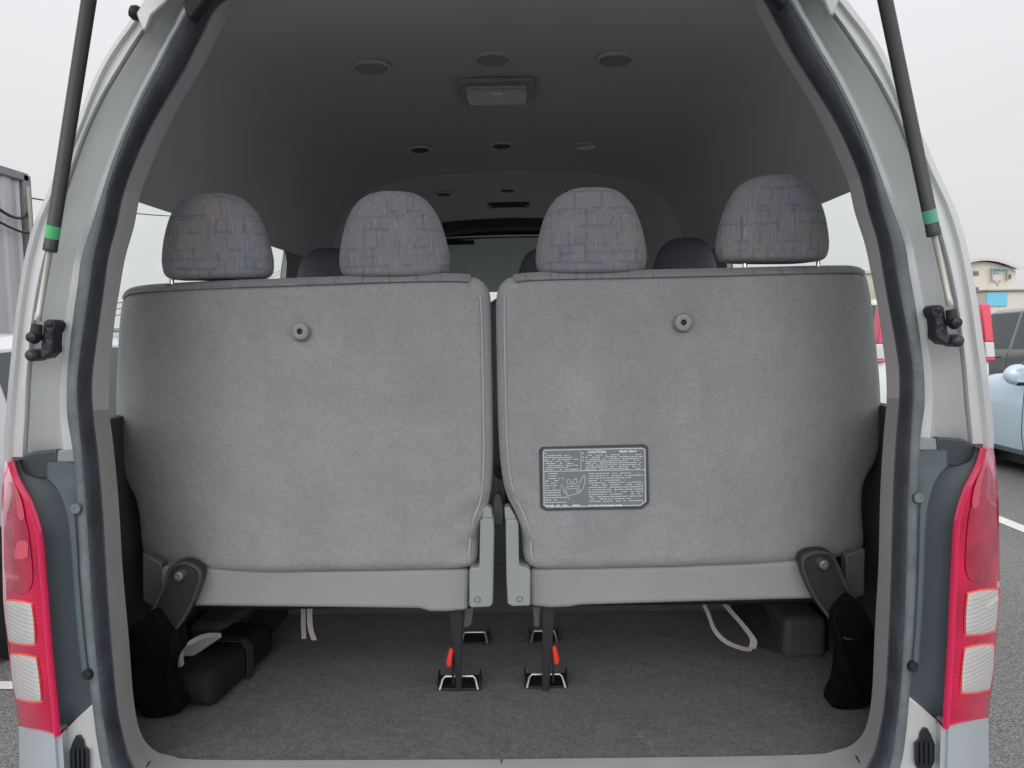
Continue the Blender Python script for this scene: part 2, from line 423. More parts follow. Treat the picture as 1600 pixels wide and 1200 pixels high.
# ================================================================== VAN
van = thing('van', (0, 3.8, 0), 'silver high-roof passenger van with its tailgate up, seen from behind', 'van')
def lean(z): return .06*max(0, (z-1.45)/.7)**1.5
# frame curves traced down the left side of the rear opening; index-matched, [px,py]
rows = [100, 150, 200, 250, 300, 350, 400, 450, 500, 550, 600, 650, 700]
rowsU = rows+[748]
Sx = [158, 135, 116, 94, 74, 53, 39, 30, 23, 18, 13, 9, 6]
Kx = [190, 160, 136, 117, 100, 85, 71, 60, 52, 47, 43, 41, 38]
M1x = [239, 213, 190, 170, 151, 138, 119, 108, 100, 96, 92, 91, 89]
M2x = [252, 225, 202, 181, 164, 147, 129, 122, 115, 110, 107, 107, 116]
Lx = [255, 228, 205, 187, 171, 160, 148, 141, 134, 127, 122, 124, 129]
Bx = [287, 257, 228, 205, 187, 176, 163, 156, 149, 142, 137, 139, 145]
Tx = [312, 282, 256, 234, 215, 205, 191, 182, 174, 169, 165, 166, 172]
def curve(top, xs, off, bottom=()):
    pts = list(top)+[(x, y) for x, y in zip(xs, rowsU if len(xs) > len(rows) else rows)]+list(bottom)
    return [PF(px, py, (lambda z, o=off: o+lean(z))) for px, py in pts]
topS = [(782, -135), (540, -125), (340, -80), (232, 0), (190, 50)]
topH = [(782, -128), (541, -118), (345, -74), (239, 2), (196, 52)]
topK = [(782, -114), (545, -104), (362, -66), (258, 5), (222, 50)]
topM1 = [(782, -66), (550, -63), (385, -52), (298, 0), (268, 50)]
topM2 = [(782, -56), (555, -53), (394, -43), (313, 0), (279, 50)]
topL = [(782, -55), (556, -52), (395, -42), (314, 0), (280, 50)]
topB = [(782, -50), (563, -45), (412, -30), (342, 0), (312, 50)]
topT = [(782, -40), (572, -36), (428, -20), (366, 4), (337, 52)]
botM2 = [(120, 750), (122, 800), (125, 900), (134, 1000), (147, 1100), (153, 1150), (163, 1200), (185, 1240), (330, 1275), (786, 1278)]
botL = [(133, 750), (137, 800), (143, 900), (150, 1000), (160, 1100), (168, 1150), (178, 1200), (203, 1238), (335, 1262), (786, 1265)]
botB = [(150, 750), (154, 800), (160, 900), (167, 1000), (176, 1100), (185, 1150), (201, 1200), (232, 1230), (340, 1246), (786, 1248)]
botT = [(177, 750), (181, 800), (187, 900), (196, 1000), (204, 1100), (214, 1150), (232, 1177), (262, 1189), (340, 1196), (786, 1195)]
def fixc(c, top=True, bot=False):
    if top: c[0].x = X0V
    if bot: c[-1].x = X0V
    return c
cS = fixc(curve(topS, Sx+[10], 1.445)); cH = fixc(curve(topH, [x+6 for x in Sx]+[16], 1.405)); cK = fixc(curve(topK, Kx+[38], 1.395))
cM1 = fixc(curve(topM1, M1x+[90], 1.425)); cM2 = fixc(curve(topM2, M2x+[119], 1.40))
cM2f = fixc(curve(topM2, M2x, 1.40, botM2), True, True)
cLf = fixc(curve(topL, Lx, 1.375, botL), True, True)
cBf = fixc(curve(topB, Bx, 1.395, botB), True, True)
cTf = fixc(curve(topT, Tx, 1.50, botT), True, True)
K = 5
def cm(c): return catmull(c, K)
sS, sH, sK, sM1, sM2 = cm(cS), cm(cH), cm(cK), cm(cM1), cm(cM2)
fM2, fL, fB, fT = cm(cM2f), cm(cLf), cm(cBf), cm(cTf)
ntop = 17*K                                     # last index of the upper (silver) part
def off_curve(c, dx=0, dy=0, dz=0): return [p+Vector((dx, dy, dz)) for p in c]
def mixv(a, b, t, dy=0): return [p.lerp(q, t)+Vector((0, dy, 0)) for p, q in zip(a, b)]
# --- body shell: silver frame round the opening + outer skin
body = MB()
prof = [off_curve(sS, -.012, .10), off_curve(sS, -.004, .03), sS, mixv(sS, sH, .35, .004), mixv(sS, sH, .95, .012), off_curve(sH, .0015, -.001), off_curve(sH, .004, -.004), mixv(sH, sK, .22, .005), mixv(sH, sK, .85, .001), mixv(sH, sK, .93, -.003), off_curve(sK, 0, -.0045),
        off_curve(sK, .001, .0), off_curve(sK, .0015, .009), off_curve(sK, .0032, .009), off_curve(sK, .0045, .003),
        mixv(sK, sM1, .20, .003), mixv(sK, sM1, .4, .012), mixv(sK, sM1, .75, .020), mixv(sK, sM1, .93, .018), off_curve(sM1, 0, .006),
        mixv(sM1, sM2, .3, -.010), mixv(sM1, sM2, .65, -.014), sM2, off_curve(sM2, .004, .03)]
side = MB(); side.loft(prof)
# outer side skin with windows cut out (X almost vertical, tumblehome above the belt)
def outx(z): return interp([(.25, .90), (.5, .935), (.9, .94), (1.28, .925), (1.77, .865), (1.95, .815), (2.1, .70), (2.2, .5), (2.26, 0)], z)
def skin(y0, y1, z0, z1, m, n=6):
    side.loft([[Vector((-outx(lerp(z0, z1, i/n)), y, lerp(z0, z1, i/n))) for i in range(n+1)] for y in (y0, y1)])
WINS = [(1.57, 2.88), (3.05, 3.98), (4.25, 5.15)]
skin(1.54, 5.6, .28, 1.27, 0, 10)
skin(1.54, 5.3, 1.80, 2.10, 0, 6)
ys = [1.54]+[v for w_ in WINS for v in w_]+[5.25]
for a, b_ in zip(ys[0::2], ys[1::2]): skin(a, b_, 1.27, 1.80, 0, 6)
body.join(side)
body.join(side.mirror())
# roof skin
roofpts = [Vector((x, 0, z)) for x, z in [(-.70, 2.10), (-.62, 2.165), (-.5, 2.215), (-.3, 2.25), (0, 2.262), (.3, 2.25), (.5, 2.215), (.62, 2.165), (.70, 2.10)]]
body.loft([[p+Vector((0, y, -.0 if y < 4.8 else -.25*((y-4.8)/.6)**2)) for p in roofpts] for y in (1.50, 2, 3, 4, 4.8, 5.1, 5.4)])
body.build('body', silver, van, smooth=32)

# --- lower rear corner: bumper end, jamb
bump = MB()
LAMP_IN = [(720, 21), (728, 24), (740, 28), (755, 37), (775, 49), (800, 59), (825, 66), (850, 69), (890, 72), (920, 75), (960, 78), (1010, 82), (1060, 87), (1110, 92), (1148, 95), (1290, 104)]
LAMP_OUT = [(720, 7), (750, 4), (800, 2), (900, 4), (940, 5), (1000, 11), (1060, 18), (1100, 24), (1133, 29), (1290, 33)]
def lampY(u): return 1.362+.010*math.cos(u*1.5)-.012+.085*u**2.2
def gridpatch(y0, y1, ny, nu, fin, fout, dY=0, u0=0, u1=1):
    rowsg = []
    for i in range(ny+1):
        y = lerp(y0, y1, i/ny); a, b_ = fin(y), fout(y); r_ = []
        for j in range(nu+1):
            u = lerp(u0, u1, j/nu); r_.append(P(lerp(a, b_, u), y+(1-u)*interp([(720, 0), (760, 6), (1100, 12), (1148, 14)], y)-((1-u)**2)*0, lampY(u)+dY))
        rowsg.append(r_)
    return rowsg
fin = lambda y: interp(LAMP_IN, y); fout = lambda y: interp(LAMP_OUT, y)
gb = gridpatch(1136, 1290, 14, 8, lambda y: fin(y)-9, fout, -.004)
bump.loft(gb)
bump.loft([gb[0], [p+Vector((.004, .05, .0)) for p in gb[0]]])
bump.loft([[r_[0] for r_ in gb], [r_[0]+Vector((.001, .006, 0)) for r_ in gb], [r_[0]+Vector((.010, .007, 0)) for r_ in gb], [r_[0]+Vector((.002, .05, 0)) for r_ in gb]])
bump.loft([[r_[-1] for r_ in gb], [r_[-1]+Vector((.0, .12, 0)) for r_ in gb]])
b2 = MB(); b2.join(bump); b2.join(bump.mirror())
b2.box((0, 1.40, .42), (1.80, .10, .24))
b2.build('rear_bumper', silver_cool, van, smooth=45)
# silver jamb plate below the plastic panel
def flat(pts, Y, th=.02):
    m = MB(); q = [P(x, y, Y) for x, y in pts]; m.prism(q, (0, th, 0)); return m
j = flat([(88, 1138), (96, 1146), (120, 1122), (147, 1098), (152, 1150), (163, 1200), (185, 1240), (185, 1290), (96, 1290)], 1.386, .03)
j.build('door_jamb', silver, van, bevel=.003); j.mirror().build('door_jamb', silver, van, bevel=.003)
for mir in (0, 1):
    v = flat([(113, 1160), (118, 1150), (124, 1149), (130, 1158), (131, 1166), (138, 1172), (139, 1198), (135, 1215), (116, 1215), (109, 1200), (108, 1175)], 1.381, .004)
    for k in range(4):
        a = flat([(112+k*7, 1172), (116+k*7, 1172), (117+k*7, 1208), (113+k*7, 1208)], 1.376, .004); v.join(a)
    (v.mirror() if mir else v).build('vent_grille', black, van, bevel=.001)

# --- weatherstrip
def ring(curves):
    m = MB(); m.loft(curves); o = MB(); o.join(m); o.join(m.mirror()); return o
lipc = [off_curve(fM2, .002, .03), fM2, mixv(fM2, fL, .25, -.012), mixv(fM2, fL, .7, -.006), mixv(fM2, fL, .92, .003), off_curve(fL, 0, .008)]
ring(lipc).build('seal_lip', seal_grey, van, smooth=60)
seal = [off_curve(fL, 0, .010), off_curve(fL, 0, -.004), mixv(fL, fB, .2, -.009), mixv(fL, fB, .5, -.013), mixv(fL, fB, .8, -.010), mixv(fL, fB, .97, .0), off_curve(fB, 0, .015)]
ring(seal).build('weatherstrip', seal_dark, van, smooth=60)
# --- trim between the seal and the interior: beige above the joint, grey below it
jt = int((5+10.95)*K)
def trim_curves(c0, c1, a, b_):
    s = slice(a, b_)
    c = [mixv(c0, c1, .0, .012), mixv(c0, c1, .06, -.006), mixv(c0, c1, .16, -.012), mixv(c0, c1, .34, -.006), mixv(c0, c1, .85, .0), c1, off_curve(c1, -.004, .02)]
    return [q[s] for q in c]
at = 9*K
ring(trim_curves(fB, fT, 0, at+1)).build('arch_trim', mat('arch_trim_lining', (.51, .495, .50), .8, bump=[(700, .1, 2)]), van, smooth=60)
for mm_ in (0, 1):
    m = MB(); m.loft(trim_curves(fB, fT, at, jt+1)); (m.mirror() if mm_ else m).build('upper_pillar_trim', beige, van, smooth=60)
ring(trim_curves(fB, fT, jt, len(fB))).build('lower_opening_trim', greytrim, van, smooth=60)
# joint lines in the sill plate
for sx in (1, -1):
    a, b_ = P(239, 1186, 1.482), P(222, 1212, 1.43)
    m = MB(); m.tube([a+Vector((0, -.012, .002)), b_+Vector((0, -.022, 0))], .0014, 6)
    (m if sx == 1 else m.mirror()).build('trim_joint', black, van)

# --- interior shell
FLOOR = P(786, 1194, 1.50).z-.003
sec = [(.83, 1.79), (.80, 1.9), (.755, 2.0), (.70, 2.075), (.61, 2.135), (.47, 2.175), (.28, 2.195), (0, 2.205)]
sec = [Vector((-x, 0, z)) for x, z in sec]
secr = resample(catmull(sec, 6), 40)
Ttop = [p for p in fT[:int(9*K)+1]][::-1]; Ttop = resample(Ttop, 40)
hl = MB(); lofts = [Ttop, [a.lerp(b_+Vector((0, 1.66, 0)), .5)+Vector((-.012, 0, .008)) for a, b_ in zip(Ttop, secr)]]
for y in (1.66, 1.8, 2.0, 2.5, 3.0, 3.5, 3.86): lofts.append([p+Vector((0, y, 0)) for p in secr])
hl.loft(lofts); hh = MB(); hh.join(hl); hh.join(hl.mirror())
hh.build('headliner', headliner_m, van, smooth=60)
# front headliner section with its seam
hl = MB(); lofts = []
for y, dz in ((3.44, -.001), (3.446, -.007), (3.9, -.010), (4.5, -.012), (4.78, -.03)):
    lofts.append([p+Vector((0, y, dz)) for p in secr])
hl.loft(lofts); hh = MB(); hh.join(hl); hh.join(hl.mirror()); hh.build('front_headliner', speckle(mat('front_headliner_fabric', (.58, .59, .59), .95, spec=.1), 700, .04), van, smooth=60)
# front header: dark recess then pale curved panel down to the windscreen
def crossbar(y, z, hw=.78, sag=.0, n=24):
    return [Vector((lerp(-hw, hw, i/n), y, z-sag*(2*i/n-1)**2)) for i in range(n+1)]
m = MB(); m.loft([crossbar(4.70, 2.205, .8, .12), crossbar(4.74, 2.13, .82, .12), crossbar(4.80, 2.11, .82, .1), crossbar(5.05, 2.16, .82, .1), crossbar(5.08, 2.10, .8, .05)])
m.build('roof_console', mat('roof_console_plastic', (.05, .052, .06), .8), van)
m = MB(); m.loft([crossbar(5.04, 2.115, .84, .03), crossbar(5.16, 2.09, .84, .03), crossbar(5.26, 2.02, .84, .03), crossbar(5.32, 1.90, .85, .02), crossbar(5.36, 1.755, .86, .02), crossbar(5.44, 1.755, .86, .02)])
m.build('front_header_panel', front_panel_m, van)
# side walls
sw = MB()
def wallx(z): return interp([(.55, .905), (1.0, .91), (1.27, .905), (1.29, .895), (1.79, .83)], z)
def wall(y0, y1, z0, z1, n=5): sw.loft([[Vector((-wallx(lerp(z0, z1, i/n)), y, lerp(z0, z1, i/n))) for i in range(n+1)] for y in (y0, y1)])
wins_in = [(1.535, 2.85), (3.08, 3.95), (4.28, 5.10)]
ys = [1.52]+[v for w_ in wins_in for v in w_]+[5.4]
for a, b_ in zip(ys[0::2], ys[1::2]): wall(a, b_, 1.29, 1.80)
# rounded front top corner of the first window
cx = MB(); r0 = .10
pts = [Vector((-wallx(1.79), 2.86, 1.80))]+[Vector((-wallx(1.80-r0+r0*math.sin(a))-.001, 2.86-r0+r0*math.cos(a), 1.80-r0+r0*math.sin(a))) for a in [i/8*math.pi/2 for i in range(9)]]
sw.add(pts, [[0, i+1, i+2] for i in range(8)])
for a, b_ in wins_in:        # reveals between inner wall and glass
    for y in (a, b_):
        sw.loft([[Vector((-wallx(z), y, z)) for z in (1.29, 1.5, 1.8)], [Vector((-outx(z)+.01, y, z)) for z in (1.29, 1.5, 1.8)]])
    sw.loft([[Vector((-wallx(1.795), y, 1.795)) for y in (a, b_)], [Vector((-outx(1.795)+.01, y, 1.795)) for y in (a, b_)]])
pt_m = mat('pillar_trim_plastic', (.30, .295, .30), .7, bump=[(500, .1, 2)])
sw.build('window_pillar_trim', pt_m, van); sw.mirror().build('window_pillar_trim', pt_m, van)
sw = MB(); wall(1.52, 5.4, .56, 1.29, 6)
sw.loft([[Vector((-.895, y, 1.29)) for y in (1.52, 5.4)], [Vector((-.915, y, 1.292)) for y in (1.52, 5.4)]])
st_m = mat('dark_side_trim', (.05, .053, .062), .65, bump=[(300, .15, 2)])
sw.build('side_trim_panel', st_m, van); sw.mirror().build('side_trim_panel', st_m, van)
# glass
for sx in (1, -1):
    for a, b_ in WINS:
        m = MB(); m.loft([[Vector((sx*(outx(z)-.006), y, z)) for z in (1.26, 1.4, 1.6, 1.81)] for y in (a-.01, b_+.01)])
        m.build('side_window', glass_m, van, fix=False)
m = MB(); m.loft([crossbar(5.40, 1.765, .86, .02), crossbar(5.60, 1.55, .86, .02), crossbar(5.90, 1.15, .86, .02)])
m.build('windscreen', glass_m, van, fix=False)
# nose + dashboard + lower floor
m = MB()
m.loft([crossbar(5.9, 1.15, .9), crossbar(6.1, 1.05, .9), crossbar(6.18, .8, .88), crossbar(6.2, .3, .86)])
m.loft([[Vector((s*.925, y, z)) for y, z in ((5.2, 1.27), (5.55, 1.27), (5.9, 1.15), (6.1, 1.05))] for s in (1,)]+[[Vector((.925, y, .3)) for y in (5.2, 5.55, 5.9, 6.1)]])
m.loft([[Vector((-.925, y, z)) for y, z in ((5.2, 1.27), (5.55, 1.27), (5.9, 1.15), (6.1, 1.05))]]+[[Vector((-.925, y, .3)) for y in (5.2, 5.55, 5.9, 6.1)]])
m.build('front_nose', silver, van)
m = MB(); m.box((0, 5.62, .95), (1.7, .5, .38)); m.build('dashboard', black, van, bevel=.06, seg=4)
m = MB(); m.box((0, 3.75, .30), (1.66, 4.3, .12)); m.build('underbody', black, van)
for sy in (2.25, 5.15):
    for sx in (-1, 1):
        t = MB(); t.lathe([(.20, .0), (.30, 0), (.325, .03), (.325, .17), (.30, .2), (.2, .2)], (sx*.72, sy, .325), (sx, 0, 0), 32)
        wh = t.build('wheel', rubber, van)
        t = MB(); t.lathe([(.0, .17), (.05, .185), (.08, .16), (.18, .17), (.205, .19)], (sx*.72, sy, .325), (sx, 0, 0), 32); t.build('rim', rim_m, wh)

# --- cargo floor
fl = MB(); NX, NY = 90, 90; X0, X1, Y0, Y1 = -.91, .91, 1.485, 2.36
gr = []
for jy in range(NY+1):
    r_ = []
    for ix in range(NX+1):
        x = lerp(X0, X1, ix/NX); y = lerp(Y0, Y1, jy/NY)
        z = FLOOR+.0022*noise.noise(Vector((x*9, y*9, 0)))+.0012*noise.noise(Vector((x*40, y*40, 3)))
        for cx_ in (-.232, -.165):      # two faint creases near the sill
            if y < 1.60: z -= .004*math.exp(-((x-cx_)/.006)**2)*min(1, (1.60-y)/.05)
        r_.append(Vector((x, y, z)))
    gr.append(r_)
fl.loft(gr); fl.build('cargo_carpet', carpet_m, van, smooth=80)
m = MB(); m.loft([[Vector((x, 2.35, FLOOR-.0)) for x in (-.91, .91)], [Vector((x, 2.36, FLOOR+.16)) for x in (-.91, .91)], [Vector((x, 5.3, FLOOR+.16)) for x in (-.91, .91)]])
m.build('cabin_floor', mat('cabin_floor_carpet', (.10, .10, .105), .95, bump=[(200, .4, 3)]), van)
# wheel houses
wh_m = mat('wheel_housing_plastic', (.075, .072, .072), .6, bump=[(300, .1, 2)])
for sx in (1, -1):
    m = MB(); m.box((-.82, 2.62, FLOOR+.14), (.18, .80, .34)); m.box((-.83, 2.2, FLOOR+.05), (.12, .4, .12))
    (m if sx == 1 else m.mirror()).build('wheel_housing', wh_m, van, bevel=.02, seg=3)
m = MB(); pth = [Pz(268, 1075, .615)+Vector((0, 0, .0)), Pz(262, 1040, .66), Pz(275, 1020, .69), Pz(300, 1008, .70), Pz(324, 1007, .69)]
m.ribbon(catmull(pth, 6), (.075, 0, .05), .012); m.build('floor_duct_trim', mat('pale_plastic', (.42, .43, .43), .5), van, bevel=.003)

# --- tail lamps
for mir in (0, 1):
    def bld(m, name, mt, par, **k):
        return (m.mirror() if mir else m).build(name, mt, par, **k)
    base = MB(); gl = gridpatch(721, 1136, 60, 12, fin, fout)
    base.loft(gl)
    base.loft([[r_[0] for r_ in gl], [r_[0]+Vector((-.006, .009, 0)) for r_ in gl], [r_[0]+Vector((-.03, .04, 0)) for r_ in gl]])
    base.loft([[r_[-1] for r_ in gl], [r_[-1]+Vector((.004, .15, 0)) for r_ in gl]])
    base.loft([gl[0], [p+Vector((0, .05, 0)) for p in gl[0]]]); base.loft([gl[-1], [p+Vector((0, .05, 0)) for p in gl[-1]]])
    lamp = bld(base, 'tail_light', red_m, van, smooth=60)
    # rounded inner rim
    rim_ = MB(); pth = [r_[0] for r_ in gl]
    rim_.tube([p+Vector((-.006, .001, 0)) for p in pth], .0062, 8); bld(rim_, 'lens_rim', mat('lens_rim_red', (.60, .006, .07), .15, coat=.8), lamp)
    # reflections inside the lens, painted as a pink curved band + left patch
    def blob(pl, pr_, y0, y1, nm, mt, n=20, k=8, dY=-.0035):
        m = MB(); cs_ = []
        for i in range(n+1):
            t = i/n; y = lerp(y0, y1, t); e_ = math.sqrt(max(0, 1-(2*t-1)**6)); c_ = (interp(pl, y)+interp(pr_, y))/2; h_ = (interp(pr_, y)-interp(pl, y))/2*e_
            cs_.append([P(lerp(fin(y), fout(y), c_+h_*(2*j/k-1)), y+6, lampY(c_+h_*(2*j/k-1))+dY) for j in range(k+1)])
        m.loft(cs_); return bld(m, nm, mt, lamp)
    blob([(745, .42), (800, .36), (900, .30), (925, .30)], [(745, .93), (800, .95), (925, .96)], 748, 924, 'inner_lens_section', ruby_m, 30, 10, -.0022)
    blob([(730, .42), (760, .34), (808, .36)], [(730, .62), (760, .52), (808, .56)], 730, 808, 'reflection_band', pink_m)
    if not mir: blob([(836, .36), (880, .42)], [(836, .62), (880, .80)], 838, 868, 'reflection_patch', pink_m)
    for (ya, yb) in ((937, 1003), (1021, 1092)):
        def cell(u0, u1, y0, y1, dY, sup=5, n=14):
            rr = []
            for i in range(n+1):
                rw = []
                for k in range(n+1):
                    s_, t_ = 2*i/n-1, 2*k/n-1
                    # squircle mapping keeps the corners round
                    ss = s_*(1-.07*t_*t_); tt = t_*(1-.07*s_*s_)
                    u = lerp(u0, u1, (tt+1)/2); y = lerp(y0, y1, (ss+1)/2)
                    e_ = max(abs(s_), abs(t_))**6
                    rw.append(P(lerp(fin(y), fout(y), u), y+(1-u)*9, lampY(u)+dY+.004*e_))
                rr.append(rw)
            return rr
        m = MB(); m.loft(cell(.335, .99, ya-3, yb+3, -.0045)); bld(m, 'lens_edge', red_edge_m, lamp, smooth=60)
        m = MB(); m.loft(cell(.37, .985, ya, yb, -.0085)); bld(m, 'clear_lens', white_lens_m, lamp, smooth=60)

# --- plastic panel between the lamp and the seal
for mir in (0, 1):
    pm = MB(); rr = []
    for i in range(61):
        y = lerp(714, 1149, i/60)
        a = interp(LAMP_IN, y)-2; b_ = interp([(700, 117), (750, 121), (800, 123), (900, 126), (1000, 135), (1098, 147), (1150, 152)], y)
        if y > 1098: b_ = max(a+.5, lerp(147, 98, (y-1098)/42))
        rw = []
        for k in range(13):
            u = k/12; cav = .010*math.sin(u*math.pi)
            rw.append(P(lerp(a, b_, u), y, lerp(1.378, 1.392, u)+cav))
        rr.append(rw)
    pm.loft(rr); (pm.mirror() if mir else pm).build('corner_panel', darkplastic, van, smooth=60)
    # pocket above the panel
    m = flat([(24, 725), (32, 715), (48, 707), (89, 703), (88, 735), (72, 747), (60, 748), (40, 742)], 1.383, .02)
    (m.mirror() if mir else m).build('panel_recess', mat('recess_plastic', (.035, .045, .055), .45), van, bevel=.003)
    # raised cover with curved edge
    m = MB(); ed = catmull([Vector((72, 747, 0)), Vector((86, 762, 0)), Vector((97, 785, 0)), Vector((105, 815, 0)), Vector((110, 860, 0)), Vector((115, 930, 0)), Vector((121, 1000, 0)), Vector((128, 1060, 0))], 4)
    ed = [(72, 723)]+[(p.x, p.y) for p in ed]
    ins = [(interp([(700, 118), (750, 122), (800, 124), (900, 128), (1000, 137), (1098, 148)], y), y) for x, y in ed]
    c0 = [P(x, y, 1.384) for x, y in ed]; c1 = [P(x+2.5, y, 1.374) for x, y in ed]; c2 = [P(lerp(x, i_[0], .6), y, 1.376) for (x, y), i_ in zip(ed, ins)]; c3 = [P(i_[0], i_[1], 1.386) for i_ in ins]
    m.loft([c0, c1, c2, c3]); q = [c0[0], c1[0], c2[0], c3[0]]; m.loft([q, [p+Vector((0, .02, 0)) for p in q]])
    (m.mirror() if mir else m).build('panel_cover', darkplastic2, van, smooth=50)
    m = flat([(88, 722), (90, 704), (117, 702), (119, 722)], 1.385, .015)
    (m.mirror() if mir else m).build('cover_tab', mat('tab_plastic', (.24, .25, .26), .4), van, bevel=.002)
    c = P(118, 795, 1.372)
    m = MB(); m.lathe([(.0, .0), (.004, 0), (.004, -.001), (.009, -.001), (.0115, .004), (.0115, .012)], c+Vector((-.0, 0, 0)), (0, 1, 0), 20)
    (m.mirror() if mir else m).build('screw', screw_m, van)
    m = MB(); m.lathe([(.0, .0), (.007, 0), (.010, .004), (.010, .012)], P(134, 1056, 1.368), (0, 1, 0), 16)
    (m.mirror() if mir else m).build('clip', black, van)

# --- gas struts, brackets
for mir in (0, 1):
    def bld(m, name, mt, par=None, **k): return (m.mirror() if mir else m).build(name, mt, par if par else van, **k)
    a = P(78, 392, 1.330); b_ = P(139, 0, 1.27); top = a+(b_-a)*1.47
    m = MB(); m.tube([a, a+(b_-a)*.03, a+(b_-a)*.031, top], [.0120, .0120, .0116, .0116], 20); strut = bld(m, 'gas_strut', blackmetal, smooth=50)
    d = (b_-a).normalized(); L_ = (b_-a).length
    m = MB(); m.tube([a+d*L_*.055, a+d*L_*.108], .0119, 20, caps=False); bld(m, 'green_label', green_m if not mir else green2_m, strut)
    e0 = P(59, 500, 1.345)
    m = MB(); m.tube([e0, e0.lerp(a, .1), e0.lerp(a, .11), a+d*.01], [.0062, .0062, .0052, .0052], 14); bld(m, 'piston_rod', rod_m, strut)
    m = MB(); m.tube([P(58, 507, 1.345), P(55, 530, 1.345)], [.009, .011], 14); m.lathe([(0, -.013), (.009, -.010), (.0125, 0), (.009, .010), (0, .013)], P(53, 527, 1.342), (0, 1, 0), 16)
    bld(m, 'ball_socket', black, strut)
    br = MB(); pts = [(67, 502), (73, 499), (82, 499), (87, 506), (85, 514), (81, 522), (80, 538), (81, 550), (70, 560), (52, 563), (47, 556), (50, 549), (62, 547), (64, 530), (66, 515)]
    br.prism([P(x, y, 1.352) for x, y in pts], (0, .035, 0)); br.lathe([(0, -.010), (.010, -.008), (.0115, .0), (.0115, .03)], P(50, 555, 1.345), (0, 1, 0), 14)
    br.lathe([(0, -.004), (.005, -.004), (.006, .0), (.006, .01)], P(77, 506, 1.35), (0, 1, 0), 12)
    bld(br, 'strut_bracket', mat('cast_bracket', (.04, .042, .05), .45, .3, bump=[(60, .4, 3)], rvar=.15, vs=40), bevel=.004)

# --- bits at the top of the opening
m = MB(); m.prism([P(x, y, 1.38) for x, y in [(288, -30), (285, 5), (290, 22), (298, 30), (306, 18), (318, 2), (330, -30)]], (0, .03, 0)); m.build('tailgate_hinge', black, van, bevel=.004); m.mirror().build('tailgate_hinge', black, van, bevel=.004)
m = MB(); m.lathe([(0, 0), (.010, .002), (.014, .010), (.012, .022), (.006, .03)], P(202, 16, 1.40), (.8, .2, -.3), 14); m.build('bump_stop', black, van)
for mir in (0, 1):
    m = MB(); m.prism([P(x, y, 1.372+.03*.5) for x, y in [(222, 48), (212, 20), (233, -12), (268, -30), (262, 0), (236, 24), (228, 46)]], (0, .02, 0))
    (m.mirror() if mir else m).build('drip_channel', silver, van, bevel=.003)

# --- tailgate, swung up over the camera
tg = MB(); hinge = Vector((0, 1.46, 2.27)); ux = Vector((0, -math.cos(R(9)), math.sin(R(9)))); un = Vector((0, math.sin(R(9)), math.cos(R(9))))
def TG(x, s, n): return hinge+ux*s+un*n+Vector((x, 0, 0))
tgw = [(0, .58), (.1, .66), (.2, .735), (.4, .78), (.75, .82), (1.1, .86), (1.45, .87), (1.5, .84)]
def hw(s): return interp(tgw, s)
def tgring(s0, s1, x0, x1):
    pass
ss_ = [i*.05 for i in range(31)]
outer = [[TG(-hw(s), s, 0) for s in ss_], [TG(-hw(s)+.01, s, .05) for s in ss_]]
gate = MB()
for sx in (-1, 1):
    gate.loft([[TG(sx*hw(s), s, -.03) for s in ss_], [TG(sx*hw(s), s, .03) for s in ss_], [TG(sx*(hw(s)-.12), s, .05) for s in ss_], [TG(sx*(hw(s)-.12), s, -.03) for s in ss_]], closed_v=True)
for s0, s1 in ((0, .12), (.66, 1.5)):
    gate.prism([TG(-hw(s0)+.1, s0, -.028), TG(hw(s0)-.1, s0, -.028), TG(hw(s1)-.1, s1, -.028), TG(-hw(s1)+.1, s1, -.028)], un*.06)
gt = gate.build('tailgate', silver, van, bevel=.004)
gm = MB(); gm.add([TG(-hw(.1)+.1, .1, .01), TG(hw(.1)-.1, .1, .01), TG(hw(.68)-.1, .68, .01), TG(-hw(.68)+.1, .68, .01)], [[0, 1, 2, 3]])
gm.build('tailgate_window', glass('privacy_glass', (.35, .37, .38), .8), gt, fix=False)

